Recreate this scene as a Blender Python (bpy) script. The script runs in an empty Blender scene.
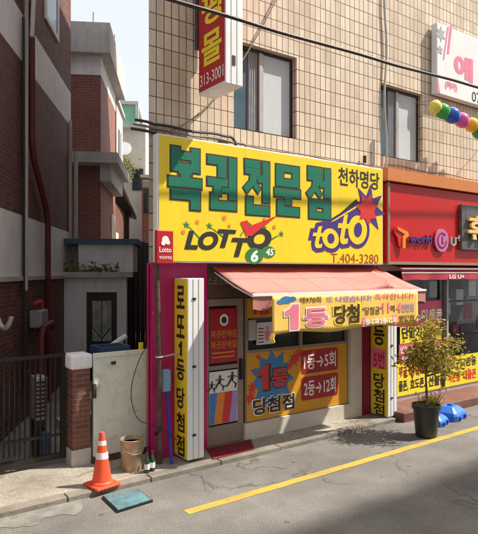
import bpy, bmesh, math, random
from mathutils import Vector, Matrix
random.seed(7)
S = bpy.context.scene
COL = S.collection
R = math.radians

# ------------------------------------------------------------------ camera, sky, sun, exposure
EYE = Vector((0, 0, 2.5))
FWD = Vector((.579, .8155, 0)).normalized()
RGT = Vector((FWD.y, -FWD.x, 0))
FPX, CX, HY = 560.0, 239.0, 272.0
cam = bpy.data.cameras.new('camera')
cam.sensor_fit = 'VERTICAL'; cam.sensor_height = 24; cam.lens = FPX / 534 * 24
cam.shift_y = 5 / 534; cam.clip_end = 500; cam.clip_start = .05
co = bpy.data.objects.new('camera', cam); COL.objects.link(co)
co.location = EYE
co.rotation_euler = (R(90), 0, math.atan2(FWD.y, FWD.x) - R(90))
S.camera = co

SUN = Vector((1.8, -1.0, 2.6)).normalized()       # towards the sun
el = math.asin(SUN.z); rot = math.atan2(SUN.x, SUN.y)
w = bpy.data.worlds.new('World'); S.world = w; w.use_nodes = True
wn = w.node_tree.nodes; wl = w.node_tree.links
sky = wn.new('ShaderNodeTexSky'); sky.sky_type = 'NISHITA'; sky.sun_disc = False
sky.sun_elevation = el; sky.sun_rotation = rot; sky.air_density = 1.0; sky.dust_density = 4.0; sky.ozone_density = 1.0
bg = wn['Background']; bg.inputs['Strength'].default_value = .15
hz = wn.new('ShaderNodeMixRGB'); hz.inputs[0].default_value = .72; hz.inputs[2].default_value = (4.35, 4.5, 4.65, 1)   # bright milky haze over the blue
wl.new(sky.outputs[0], hz.inputs[1]); wl.new(hz.outputs[0], bg.inputs['Color'])
sl = bpy.data.lights.new('sun', 'SUN'); sl.energy = 4.6; sl.angle = R(1.0); sl.color = (1, .93, .82)
so = bpy.data.objects.new('sun', sl); COL.objects.link(so)
so.rotation_euler = SUN.to_track_quat('Z', 'Y').to_euler(); so.location = SUN * 60
S.view_settings.view_transform = 'Standard'; S.view_settings.look = 'None'
S.view_settings.exposure = .72; S.view_settings.gamma = 1; S.view_settings.use_curve_mapping = False
S.render.engine = 'CYCLES'
S.cycles.max_bounces = 8; S.cycles.transparent_max_bounces = 16

# ------------------------------------------------------------------ helpers
def at(x, y, Y):            # survey point of the photograph on a plane parallel to the shop front -> (X, Z)
    d = FWD + (x - CX) / FPX * RGT + Vector((0, 0, (HY - y) / FPX)); p = EYE + d * (Y / d.y)
    return p.x, p.z

def mat(name, c, rough=.6, var=.1, scale=3.0, bump=.05, metal=0, dirt=0, dirtc=(.06, .045, .03), spec=.5, streak=False, fine=40, ds=2.2):
    m = bpy.data.materials.new(name); m.use_nodes = True
    n = m.node_tree.nodes; l = m.node_tree.links; b = n['Principled BSDF']
    b.inputs['Roughness'].default_value = rough; b.inputs['Metallic'].default_value = metal
    b.inputs['Specular IOR Level'].default_value = spec
    tc = n.new('ShaderNodeTexCoord'); no = n.new('ShaderNodeTexNoise'); no.inputs['Scale'].default_value = scale
    no.inputs['Detail'].default_value = 6; no.inputs['Roughness'].default_value = .6
    l.new(tc.outputs['Object'], no.inputs['Vector'])
    r = n.new('ShaderNodeValToRGB'); e = r.color_ramp.elements
    e[0].position = .3; e[1].position = .7
    e[0].color = (*[v * (1 - var) for v in c], 1); e[1].color = (*[min(1, v * (1 + var)) for v in c], 1)
    l.new(no.outputs['Fac'], r.inputs['Fac']); out = r.outputs[0]
    if dirt:
        n2 = n.new('ShaderNodeTexNoise'); n2.inputs['Scale'].default_value = ds; n2.inputs['Detail'].default_value = 8; n2.inputs['Roughness'].default_value = .7
        mp = n.new('ShaderNodeMapping'); mp.inputs['Scale'].default_value = (4, 4, .5) if streak else (1, 1, 1)
        mp.inputs['Location'].default_value = (random.random() * 9,) * 3
        l.new(tc.outputs['Object'], mp.inputs[0]); l.new(mp.outputs[0], n2.inputs['Vector'])
        r2 = n.new('ShaderNodeValToRGB'); r2.color_ramp.elements[0].position = .5; r2.color_ramp.elements[1].position = .75
        r2.color_ramp.elements[0].color = (0, 0, 0, 1); r2.color_ramp.elements[1].color = (dirt, dirt, dirt, 1)
        l.new(n2.outputs['Fac'], r2.inputs['Fac'])
        mx = n.new('ShaderNodeMixRGB'); mx.inputs[2].default_value = (*dirtc, 1)
        l.new(r2.outputs[0], mx.inputs[0]); l.new(out, mx.inputs[1]); out = mx.outputs[0]
    l.new(out, b.inputs['Base Color'])
    if bump:
        n3 = n.new('ShaderNodeTexNoise'); n3.inputs['Scale'].default_value = fine; n3.inputs['Detail'].default_value = 4
        l.new(tc.outputs['Object'], n3.inputs['Vector'])
        bp = n.new('ShaderNodeBump'); bp.inputs['Strength'].default_value = bump; bp.inputs['Distance'].default_value = .02
        l.new(n3.outputs['Fac'], bp.inputs['Height']); l.new(bp.outputs[0], b.inputs['Normal'])
    return m

def brickmat(name, c1, c2, mortar, bw, bh, ms, offset=.5, rough=.7, bump=.4, stain=.4, stainc=(.08, .05, .03)):
    m = bpy.data.materials.new(name); m.use_nodes = True
    n = m.node_tree.nodes; l = m.node_tree.links; b = n['Principled BSDF']; b.inputs['Roughness'].default_value = rough
    tc = n.new('ShaderNodeTexCoord'); sp = n.new('ShaderNodeSeparateXYZ'); l.new(tc.outputs['Object'], sp.inputs[0])
    ad = n.new('ShaderNodeMath'); l.new(sp.outputs[0], ad.inputs[0]); l.new(sp.outputs[1], ad.inputs[1])
    cb = n.new('ShaderNodeCombineXYZ'); l.new(ad.outputs[0], cb.inputs[0]); l.new(sp.outputs[2], cb.inputs[1])
    # a little waviness in the coursing
    nw = n.new('ShaderNodeTexNoise'); nw.inputs['Scale'].default_value = 1.3; l.new(tc.outputs['Object'], nw.inputs['Vector'])
    vm = n.new('ShaderNodeVectorMath'); vm.operation = 'SCALE'; vm.inputs['Scale'].default_value = .012; l.new(nw.outputs['Color'], vm.inputs[0])
    va = n.new('ShaderNodeVectorMath'); l.new(cb.outputs[0], va.inputs[0]); l.new(vm.outputs[0], va.inputs[1])
    bt = n.new('ShaderNodeTexBrick'); bt.offset = offset; bt.inputs['Scale'].default_value = 1
    bt.inputs['Brick Width'].default_value = bw; bt.inputs['Row Height'].default_value = bh
    bt.inputs['Mortar Size'].default_value = ms; bt.inputs['Mortar Smooth'].default_value = .15; bt.inputs['Bias'].default_value = 0
    bt.inputs['Color1'].default_value = (*c1, 1); bt.inputs['Color2'].default_value = (*c2, 1); bt.inputs['Mortar'].default_value = (*mortar, 1)
    l.new(va.outputs[0], bt.inputs['Vector'])
    out = bt.outputs['Color']
    mp = n.new('ShaderNodeMapping'); mp.inputs['Scale'].default_value = (1.6, 1.6, .35); l.new(tc.outputs['Object'], mp.inputs[0])
    n2 = n.new('ShaderNodeTexNoise'); n2.inputs['Scale'].default_value = 1.5; n2.inputs['Detail'].default_value = 9; n2.inputs['Roughness'].default_value = .65
    l.new(mp.outputs[0], n2.inputs['Vector'])
    r2 = n.new('ShaderNodeValToRGB'); r2.color_ramp.elements[0].position = .45; r2.color_ramp.elements[1].position = .8
    r2.color_ramp.elements[0].color = (0, 0, 0, 1); r2.color_ramp.elements[1].color = (stain, stain, stain, 1)
    l.new(n2.outputs['Fac'], r2.inputs['Fac'])
    mx = n.new('ShaderNodeMixRGB'); mx.inputs[2].default_value = (*stainc, 1)
    l.new(r2.outputs[0], mx.inputs[0]); l.new(out, mx.inputs[1]); l.new(mx.outputs[0], b.inputs['Base Color'])
    bp = n.new('ShaderNodeBump'); bp.invert = True; bp.inputs['Strength'].default_value = bump; bp.inputs['Distance'].default_value = .01
    l.new(bt.outputs['Fac'], bp.inputs['Height']); l.new(bp.outputs[0], b.inputs['Normal'])
    return m

def glassmat(name, tint=(.9, .95, .95), amount=.12):
    m = bpy.data.materials.new(name); m.use_nodes = True
    n = m.node_tree.nodes; l = m.node_tree.links; n.remove(n['Principled BSDF'])
    t = n.new('ShaderNodeBsdfTransparent'); t.inputs[0].default_value = (*tint, 1)
    g = n.new('ShaderNodeBsdfGlossy'); g.inputs['Roughness'].default_value = .03
    fr = n.new('ShaderNodeFresnel'); fr.inputs[0].default_value = 1.5
    ad = n.new('ShaderNodeMath'); ad.inputs[1].default_value = amount * .3; l.new(fr.outputs[0], ad.inputs[0])
    mx = n.new('ShaderNodeMixShader'); l.new(ad.outputs[0], mx.inputs[0]); l.new(t.outputs[0], mx.inputs[1]); l.new(g.outputs[0], mx.inputs[2])
    l.new(mx.outputs[0], n['Material Output'].inputs[0])
    return m

def thing(name, label, cat, loc=(0, 0, 0), rotz=0, group=None):
    o = bpy.data.objects.new(name, None); COL.objects.link(o)
    o.location = loc; o.rotation_euler = (0, 0, rotz); o.empty_display_size = .1
    o['label'] = label; o['category'] = cat
    if group: o['group'] = group
    return o

def tag(o, label, cat, group=None):
    o['label'] = label; o['category'] = cat
    if group: o['group'] = group
    return o

def rebase(o, loc):          # move a world-built mesh object's origin to its base
    o.data.transform(Matrix.Translation(-Vector(loc))); o.location = loc
    return o

def root_of(p):
    v = Vector((0, 0, 0))
    while p is not None:
        v += Vector(p.location); p = p.parent
    return v

class MB:
    """collects shapes, links them as one mesh object"""
    def __init__(s): s.bm = bmesh.new()
    def box(s, x0, x1, y0, y1, z0, z1, bevel=0, M=None):
        r = bmesh.ops.create_cube(s.bm, size=1); vs = r['verts']
        for v in vs:
            v.co = Vector((x0 + (v.co.x + .5) * (x1 - x0), y0 + (v.co.y + .5) * (y1 - y0), z0 + (v.co.z + .5) * (z1 - z0)))
        if bevel:
            es = list({e for v in vs for e in v.link_edges})
            q = bmesh.ops.bevel(s.bm, geom=es, offset=bevel, segments=2, affect='EDGES', profile=.5)
            vs = list({v for f in q['faces'] for v in f.verts} | {v for v in vs if v.is_valid})
        if M:
            for v in vs: v.co = M @ v.co
        return s
    def face(s, pts):
        s.bm.faces.new([s.bm.verts.new(p) for p in pts]); return s
    def prism(s, pts, z0, z1):      # plan polygon, counter-clockwise
        a = [s.bm.verts.new((p[0], p[1], z0)) for p in pts]; b = [s.bm.verts.new((p[0], p[1], z1)) for p in pts]
        s.bm.faces.new(a[::-1]); s.bm.faces.new(b); k = len(pts)
        for i in range(k): s.bm.faces.new((a[i], a[(i + 1) % k], b[(i + 1) % k], b[i]))
        return s
    def tube(s, pts, r, n=8, cap=True):
        pts = [Vector(p) for p in pts]; rs = r if isinstance(r, (list, tuple)) else [r] * len(pts); rings = []
        up = None
        for i, p in enumerate(pts):
            d = (pts[min(i + 1, len(pts) - 1)] - pts[max(i - 1, 0)]).normalized()
            if up is None: up = Vector((0, 0, 1)) if abs(d.z) < .9 else Vector((1, 0, 0))
            a = d.cross(up).normalized(); up = a.cross(d).normalized()
            rings.append([s.bm.verts.new(p + rs[i] * (math.cos(t) * a + math.sin(t) * up)) for t in [2 * math.pi * k / n for k in range(n)]])
        for A, B in zip(rings, rings[1:]):
            for k in range(n): s.bm.faces.new((A[k], A[(k + 1) % n], B[(k + 1) % n], B[k]))
        if cap: s.bm.faces.new(rings[0][::-1]); s.bm.faces.new(rings[-1])
        return s
    def lathe(s, prof, c=(0, 0), n=28):  # (r, z) profile
        rings = []
        for r, z in prof:
            rings.append([s.bm.verts.new((c[0] + r * math.cos(2 * math.pi * k / n), c[1] + r * math.sin(2 * math.pi * k / n), z)) for k in range(n)])
        for A, B in zip(rings, rings[1:]):
            for k in range(n): s.bm.faces.new((A[k], A[(k + 1) % n], B[(k + 1) % n], B[k]))
        if prof[0][0] > 0: s.bm.faces.new(rings[0][::-1])
        if prof[-1][0] > 0: s.bm.faces.new(rings[-1])
        return s
    def build(s, name, m, parent=None, smooth=False, world=True):
        bmesh.ops.recalc_face_normals(s.bm, faces=s.bm.faces)
        me = bpy.data.meshes.new(name); s.bm.to_mesh(me); s.bm.free()
        me.materials.append(m)
        if smooth:
            me.polygons.foreach_set('use_smooth', [True] * len(me.polygons))
            me.set_sharp_from_angle(angle=R(35))
        o = bpy.data.objects.new(name, me); COL.objects.link(o)
        if parent is not None:
            o.parent = parent
            if world: me.transform(Matrix.Translation(-root_of(parent)))
        return o

def structure(o): o['kind'] = 'structure'; return o

# flat lettering ------------------------------------------------------------
class Plane:
    """origin + unit axes: u along the writing, v up"""
    def __init__(s, o, u, v=(0, 0, 1)): s.o = Vector(o); s.u = Vector(u); s.v = Vector(v); s.n = s.u.cross(s.v)
    def p(s, a, b, d=0): return s.o + s.u * a + s.v * b + s.n * d
def FR(Y): return Plane((0, Y, 0), (1, 0, 0))          # faces the street: u = X, v = Z
def LF(X): return Plane((X, 0, 0), (0, -1, 0))         # faces left: u = -Y, v = Z

def glyphs(s, bold=0, shear=0):
    c = bpy.data.curves.new('t', 'FONT'); c.body = s; c.size = 1; c.offset = bold; c.shear = shear; c.resolution_u = 4
    o = bpy.data.objects.new('t', c); COL.objects.link(o)
    dg = bpy.context.evaluated_depsgraph_get(); dg.update()
    me = bpy.data.meshes.new_from_object(o.evaluated_get(dg))
    vs = [v.co.copy() for v in me.vertices]; fs = [tuple(p.vertices) for p in me.polygons]
    bpy.data.objects.remove(o); bpy.data.curves.remove(c); bpy.data.meshes.remove(me)
    return vs, fs

def text(name, s, pl, u0, u1, v0, v1, m, parent, d=.004, bold=.02, shear=0, slope=0, world=True):
    vs, fs = glyphs(s, bold, shear)
    x0 = min(v.x for v in vs); x1 = max(v.x for v in vs); y0 = min(v.y for v in vs); y1 = max(v.y for v in vs)
    b = MB(); V = []
    for v in vs:
        a = (v.x - x0) / (x1 - x0); q = (v.y - y0) / (y1 - y0)
        V.append(b.bm.verts.new(pl.p(u0 + a * (u1 - u0), v0 + q * (v1 - v0) + slope * a, d)))
    for f in fs:
        try: b.bm.faces.new([V[i] for i in f])
        except ValueError: pass
    return b.build(name, m, parent, world=world)

def flat(name, loops, pl, m, parent, d=.004, step=.0004):
    """flat shapes: each loop is a list of (u, v); every loop a hair in front of the one before"""
    b = MB()
    for k, lp in enumerate(loops): b.face([pl.p(q[0], q[1], d + k * step) for q in lp])
    return b.build(name, m, parent)

def one(name, pl, u0, u1, v0, v1, m, parent, d, g=0):
    w_, h_ = u1 - u0, v1 - v0
    q = [(.42, 0), (.95, 0), (.95, 1), (.55, 1), (.36, .84), (.04, .74), (.04, .56), (.42, .6)]
    c_ = [(u0 + a * w_, v0 + b_ * h_) for a, b_ in q]
    if g: c_ = [(c_[0][0] - g, c_[0][1] - g), (c_[1][0] + g, c_[1][1] - g), (c_[2][0] + g, c_[2][1] + g), (c_[3][0] - g * .5, c_[3][1] + g), (c_[4][0] - g * .5, c_[4][1] + g), (c_[5][0] - g, c_[5][1] + g * .7), (c_[6][0] - g, c_[6][1] - g), (c_[7][0] - g, c_[7][1] - g)]
    b = MB(); b.face([pl.p(a, b_, d) for a, b_ in c_]); return b.build(name, m, parent)
def flats(name, loops, pl, m, parent, d=.004, step=.0004):
    for k, lp in enumerate(loops): flat(name, [lp], pl, m, parent, d + k * step)
def rect(a0, b0, a1, b1): return [(a0, b0), (a1, b0), (a1, b1), (a0, b1)]
def disc(a, b, ra, rb, n=24, tilt=0):
    return [(a + ra * math.cos(t) * math.cos(tilt) - rb * math.sin(t) * math.sin(tilt), b + ra * math.cos(t) * math.sin(tilt) + rb * math.sin(t) * math.cos(tilt)) for t in [2 * math.pi * k / n for k in range(n)]]
def star(a, b, r, k=5, inner=.4, t0=90):
    return [(a + (r if i % 2 == 0 else r * inner) * math.cos(R(t0 + i * 180 / k)), b + (r if i % 2 == 0 else r * inner) * math.sin(R(t0 + i * 180 / k))) for i in range(2 * k)]

# ------------------------------------------------------------------ materials
M_road = bpy.data.materials.new('asphalt'); M_road.use_nodes = True
def ground_material(m, base, dark, light, crackw, rough=.85):
    n = m.node_tree.nodes; l = m.node_tree.links; b = n['Principled BSDF']; b.inputs['Roughness'].default_value = rough
    b.inputs['Specular IOR Level'].default_value = .3
    tc = n.new('ShaderNodeTexCoord')
    n1 = n.new('ShaderNodeTexNoise'); n1.inputs['Scale'].default_value = .9; n1.inputs['Detail'].default_value = 9; n1.inputs['Roughness'].default_value = .65
    l.new(tc.outputs['Object'], n1.inputs['Vector'])
    r = n.new('ShaderNodeValToRGB'); e = r.color_ramp.elements; e[0].position = .3; e[1].position = .72
    e[0].color = (*dark, 1); e[1].color = (*light, 1); k = e.new(.52); k.color = (*base, 1)
    l.new(n1.outputs['Fac'], r.inputs['Fac'])
    n2 = n.new('ShaderNodeTexNoise'); n2.inputs['Scale'].default_value = 60; n2.inputs['Detail'].default_value = 6; l.new(tc.outputs['Object'], n2.inputs['Vector'])
    r2 = n.new('ShaderNodeValToRGB'); r2.color_ramp.elements[0].position = .3; r2.color_ramp.elements[1].position = .7
    r2.color_ramp.elements[0].color = (.66, .66, .66, 1); r2.color_ramp.elements[1].color = (1.24, 1.24, 1.24, 1)
    l.new(n2.outputs['Fac'], r2.inputs['Fac'])
    mu = n.new('ShaderNodeMixRGB'); mu.blend_type = 'MULTIPLY'; mu.inputs[0].default_value = 1
    l.new(r.outputs[0], mu.inputs[1]); l.new(r2.outputs[0], mu.inputs[2])
    # spots (old gum, oil)
    vo = n.new('ShaderNodeTexVoronoi'); vo.inputs['Scale'].default_value = 2.3; vo.inputs['Randomness'].default_value = 1; l.new(tc.outputs['Object'], vo.inputs['Vector'])
    rs = n.new('ShaderNodeValToRGB'); rs.color_ramp.elements[0].position = .05; rs.color_ramp.elements[1].position = .09
    rs.color_ramp.elements[0].color = (.6, .6, .6, 1); rs.color_ramp.elements[1].color = (1, 1, 1, 1); l.new(vo.outputs['Distance'], rs.inputs['Fac'])
    m1 = n.new('ShaderNodeMixRGB'); m1.blend_type = 'MULTIPLY'; m1.inputs[0].default_value = 1
    l.new(mu.outputs[0], m1.inputs[1]); l.new(rs.outputs[0], m1.inputs[2])
    # cracks
    nd = n.new('ShaderNodeTexNoise'); nd.inputs['Scale'].default_value = 2.5; nd.inputs['Detail'].default_value = 5; l.new(tc.outputs['Object'], nd.inputs['Vector'])
    vm = n.new('ShaderNodeVectorMath'); vm.operation = 'SCALE'; vm.inputs['Scale'].default_value = .7; l.new(nd.outputs['Color'], vm.inputs[0])
    va = n.new('ShaderNodeVectorMath'); l.new(tc.outputs['Object'], va.inputs[0]); l.new(vm.outputs[0], va.inputs[1])
    vc = n.new('ShaderNodeTexVoronoi'); vc.feature = 'DISTANCE_TO_EDGE'; vc.inputs['Scale'].default_value = .55; l.new(va.outputs[0], vc.inputs['Vector'])
    rc = n.new('ShaderNodeValToRGB'); rc.color_ramp.elements[0].position = crackw * .3; rc.color_ramp.elements[1].position = crackw
    rc.color_ramp.elements[0].color = (.62, .6, .58, 1); rc.color_ramp.elements[1].color = (1, 1, 1, 1); l.new(vc.outputs['Distance'], rc.inputs['Fac'])
    nm = n.new('ShaderNodeTexNoise'); nm.inputs['Scale'].default_value = .8; l.new(tc.outputs['Object'], nm.inputs['Vector'])
    rm = n.new('ShaderNodeValToRGB'); rm.color_ramp.elements[0].position = .48; rm.color_ramp.elements[1].position = .6; l.new(nm.outputs['Fac'], rm.inputs['Fac'])
    m2 = n.new('ShaderNodeMixRGB'); m2.blend_type = 'MULTIPLY'; l.new(rm.outputs[0], m2.inputs[0])
    l.new(m1.outputs[0], m2.inputs[1]); l.new(rc.outputs[0], m2.inputs[2])
    l.new(m2.outputs[0], b.inputs['Base Color'])
    bp = n.new('ShaderNodeBump'); bp.inputs['Strength'].default_value = .35; bp.inputs['Distance'].default_value = .008
    l.new(n2.outputs['Fac'], bp.inputs['Height']); l.new(bp.outputs[0], b.inputs['Normal'])
    return m
ground_material(M_road, (.168, .157, .142), (.112, .103, .092), (.228, .215, .195), .014)
M_pave = bpy.data.materials.new('pavement_concrete'); M_pave.use_nodes = True
ground_material(M_pave, (.33, .3, .25), (.2, .17, .135), (.45, .41, .345), .02)
M_kerb = mat('kerb_concrete', (.2, .175, .145), .85, .35, 3, .3, dirt=.6, dirtc=(.09, .08, .05))
M_apron = mat('cement_patch', (.2, .187, .166), .9, .3, 6, .4, dirt=.8, dirtc=(.19, .17, .145))
M_line = mat('yellow_road_paint', (.5, .31, .05), .7, .12, 6, .2, dirt=.85, dirtc=(.2, .165, .1), fine=80)
M_tile = brickmat('beige_tile', (.64, .52, .385), (.78, .655, .505), (.055, .028, .016), .113, .218, .0062, offset=0, rough=.35, bump=.5, stain=.75, stainc=(.3, .2, .12))
M_brick = brickmat('dark_red_brick', (.11, .036, .027), (.2, .068, .045), (.17, .13, .115), .21, .07, .008, stain=.5, stainc=(.04, .025, .02))
M_brickb = brickmat('red_brick', (.22, .06, .042), (.3, .09, .06), (.27, .2, .17), .21, .07, .008, stain=.3, stainc=(.1, .05, .04))
M_brickp = brickmat('pillar_brick', (.15, .055, .038), (.22, .085, .06), (.2, .16, .13), .19, .065, .006, stain=.4)
M_white = mat('white_render', (.86, .86, .87), .8, .08, 1.5, .2, dirt=.3, dirtc=(.3, .29, .28), streak=True)
M_grey = mat('grey_concrete', (.5, .49, .47), .85, .15, 1.5, .3, dirt=.6, dirtc=(.17, .16, .15), streak=True)
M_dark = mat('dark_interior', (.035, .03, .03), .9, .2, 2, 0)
M_black = mat('black_iron', (.011, .01, .01), .5, .3, 6, .1)
M_rust = mat('rusty_steel', (.085, .045, .035), .75, .4, 9, .3, dirt=.4, dirtc=(.3, .25, .2))
M_redpipe = mat('dark_red_pipe', (.13, .02, .018), .5, .2, 4, .1)
M_greypipe = mat('grey_pipe', (.5, .48, .45), .5, .15, 4, .1)
M_yel = mat('yellow_sign_face', (.85, .63, .02), .42, .05, 1.2, .02, dirt=.4, dirtc=(.6, .42, .05), streak=True)
M_whitemetal = mat('white_sheet_metal', (.76, .77, .76), .45, .04, 2, .04, dirt=.3, dirtc=(.45, .42, .38), streak=True)
M_green = mat('green_letter', (.0, .155, .088), .45, .08, 5, .02)
M_ink = mat('black_letter', (.022, .02, .018), .5, .15, 8, .02)
M_inkbr = mat('brown_black_letter', (.06, .03, .022), .5, .15, 8, .02)
M_redl = mat('red_letter', (.62, .03, .025), .45, .08, 5, .02)
M_brownl = mat('brown_red_letter', (.36, .06, .02), .45, .08, 5, .02)
M_purple = mat('purple_letter', (.06, .028, .2), .45, .1, 5, .02)
M_orangel = mat('orange_letter', (.75, .24, .03), .45, .08, 5, .02)
M_whitel = mat('white_letter', (.82, .8, .76), .5, .04, 5, .02)
M_greenl = mat('bright_green_letter', (.03, .2, .06), .45, .08, 5, .02)
M_bluel = mat('blue_letter', (.05, .2, .55), .45, .1, 5, .02)
M_lilac = mat('lilac_letter', (.36, .26, .62), .5, .08, 5, .02)
M_pinkl = mat('pink_letter', (.85, .2, .3), .5, .06, 5, .02)
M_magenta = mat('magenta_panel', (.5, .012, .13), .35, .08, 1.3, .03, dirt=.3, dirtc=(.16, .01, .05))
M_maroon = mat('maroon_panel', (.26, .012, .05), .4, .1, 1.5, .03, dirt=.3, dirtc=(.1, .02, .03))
M_signred = mat('red_sign_face', (.45, .012, .02), .4, .06, 1.5, .02)
M_fascia = mat('red_fascia', (.52, .01, .009), .35, .06, .9, .02, dirt=.25, dirtc=(.36, .01, .01), streak=True)
M_orange = mat('orange_canopy', (.58, .19, .045), .6, .1, 2, .05, dirt=.4, dirtc=(.3, .11, .05), streak=True)
M_gold = mat('gold_letter', (.85, .55, .2), .3, .06, 4, .02)
M_beige = mat('beige_frame', (.27, .21, .15), .5, .08, 3, .05, dirt=.3, dirtc=(.25, .19, .13))
M_cream = mat('cream_wall', (.6, .55, .47), .7, .08, 2, .1, dirt=.4, dirtc=(.32, .27, .2))
M_brown = mat('brown_fascia', (.09, .055, .04), .6, .2, 3, .05)
M_frame = mat('dark_window_frame', (.035, .025, .022), .4, .2, 6, .03)
M_alu = mat('aluminium_frame', (.45, .42, .4), .4, .1, 5, .03, metal=.3)
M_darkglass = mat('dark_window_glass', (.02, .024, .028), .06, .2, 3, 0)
M_blueglass = mat('curtained_blue_glass', (.075, .125, .155), .12, .2, 1.2, 0)
M_film = mat('frosted_film', (.4, .4, .37), .25, .35, 6, .15, dirt=.5, dirtc=(.2, .21, .2), fine=25)
M_pane = mat('white_film', (.56, .59, .6), .2, .06, 1.2, .03, dirt=.25, dirtc=(.4, .42, .42), streak=True)
M_curtain = mat('grey_curtain', (.3, .32, .33), .8, .2, 8, .1)
M_awn = mat('salmon_awning', (.46, .195, .165), .8, .07, 1.6, .08, dirt=.5, dirtc=(.36, .17, .13), streak=False, fine=120)
M_awnr = mat('red_awning_band', (.5, .07, .055), .8, .1, 2, .08, fine=120)
M_bann = mat('banner_yellow', (.84, .54, .11), .65, .08, 1.8, .05, fine=150)
M_poster = mat('orange_yellow_poster', (.62, .29, .012), .5, .1, 1.5, .02)
M_posty = mat('yellow_poster', (.85, .66, .03), .5, .06, 2, .02)
M_postr = mat('red_poster', (.36, .012, .02), .45, .06, 2, .02)
M_postpk = mat('pink_poster', (.62, .09, .18), .5, .08, 2, .02)
M_paper = mat('white_paper', (.75, .74, .72), .7, .05, 4, .02)
M_burst = mat('blue_burst', (.04, .2, .42), .5, .2, 5, .02)
M_lg = mat('maroon_awning', (.42, .03, .055), .75, .1, 1.8, .08, fine=100)
M_cone = mat('orange_plastic', (.85, .09, .03), .45, .08, 5, .05, dirt=.5, dirtc=(.35, .08, .05), ds=9)
M_reflect = mat('reflective_band', (.78, .76, .74), .35, .08, 8, .05)
M_tin = mat('dented_tin', (.42, .33, .2), .45, .3, 6, .15, metal=.3, dirt=.8, dirtc=(.1, .065, .04), ds=7)
M_bottle = mat('green_bottle_glass', (.01, .06, .02), .08, .2, 5, 0, spec=.8)
M_teal = mat('teal_lid', (.09, .19, .215), .7, .3, 7, .4, dirt=.95, dirtc=(.07, .065, .055), ds=5)
M_blueplastic = mat('blue_plastic', (.035, .17, .62), .4, .12, 5, .05, dirt=.2, dirtc=(.1, .2, .45))
M_bluestick = mat('blue_handle', (.02, .05, .4), .4, .1, 5, .03)
M_bristle = mat('pale_blue_bristle', (.22, .4, .6), .8, .2, 30, .3)
M_pot = mat('black_pot', (.022, .024, .022), .45, .2, 5, .05, dirt=.3, dirtc=(.07, .06, .05))
M_soil = mat('soil', (.09, .065, .04), .95, .4, 12, .6)
M_bark = mat('bark', (.12, .085, .06), .9, .3, 14, .5)
M_step = mat('brown_tile_step', (.15, .06, .045), .6, .2, 2.5, .1, dirt=.4, dirtc=(.35, .27, .2))
M_mat = mat('red_door_mat', (.2, .008, .02), .9, .2, 6, .4, fine=160)
M_cable = mat('black_cable', (.025, .022, .022), .6, .2, 5, .05)
M_wire = mat('brown_wire', (.24, .17, .12), .7, .2, 5, .05)
M_conduit = mat('grey_conduit', (.42, .4, .38), .5, .15, 5, .05)
M_panel = mat('pale_green_panel', (.74, .78, .65), .6, .06, 2, .05, dirt=.55, dirtc=(.22, .2, .14), ds=6)
M_greenglass = mat('green_glazing', (.18, .4, .27), .15, .15, 2, 0)
M_roofblue = mat('blue_roof_sheet', (.05, .11, .2), .5, .1, 3, .05)
M_ac = mat('ac_casing', (.32, .32, .31), .5, .05, 3, .05)
M_slate = mat('dark_slate_panel', (.1, .1, .1), .5, .5, 7, .1)

def leafmat(name, c):
    m = mat(name, c, .6, .35, 9, 0)
    b = m.node_tree.nodes['Principled BSDF']; b.inputs['Transmission Weight'].default_value = 0
    t = m.node_tree.nodes.new('ShaderNodeBsdfTranslucent'); t.inputs[0].default_value = (*c, 1)
    mx = m.node_tree.nodes.new('ShaderNodeMixShader'); mx.inputs[0].default_value = .3
    l = m.node_tree.links; l.new(b.outputs[0], mx.inputs[1]); l.new(t.outputs[0], mx.inputs[2])
    l.new(mx.outputs[0], m.node_tree.nodes['Material Output'].inputs[0]); return m
M_leaf = leafmat('golden_leaf', (.42, .33, .05)); M_leafg = leafmat('green_leaf', (.18, .2, .035)); M_leafr = leafmat('russet_leaf', (.42, .22, .045))

# ------------------------------------------------------------------ the ground
b = MB(); b.face([(-120, -60, 0), (160, -60, 0), (160, 120, 0), (-120, 120, 0)])
structure(b.build('road', M_road))
b = MB(); b.prism([(-30, 6.16), (3.55, 6.16), (7.58, 6.2), (7.58, 7.0), (30, 40), (30, 70), (-30, 70)], -.2, .06)
structure(b.build('pavement', M_pave))
b = MB()
x = -30.0
while x < 7.5:
    L = min(1.0, 7.57 - x); y0 = 6.03 if x < 3.5 else 6.03 + (x - 3.5) * .02
    b.box(x + .006, x + L - .006, y0, y0 + .15, -.1, .058 + .006 * random.random(), bevel=.012); x += 1.0
structure(b.build('kerb', M_kerb))
b = MB(); pts = []
for k in range(80):
    X = -1.2 + k * .045; pts.append((X, 5.76 - .06 * (1.9 - X) + .05 * math.sin(k * .6) + .03 * math.sin(k * 1.41) + random.uniform(-.025, .025)))
pts = [p for p in pts if p[0] < 2.1] + [(2.15, 6.028), (-1.2, 6.028)]
b.face([(p[0], p[1], .004) for p in pts]); structure(b.build('cement_apron', M_apron))
b = MB()
pl_, pr_ = [], []
for k in range(60):
    X = 2.92 + k * .25; j = .006 * math.sin(k * 2.3)
    pl_.append((X, 5.0 + j + .008 * (X - 3), .004)); pr_.append((X, 5.12 + j * .5 + .008 * (X - 3), .004))
b.face(pl_ + pr_[::-1]); structure(b.build('road_marking', M_line))

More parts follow.
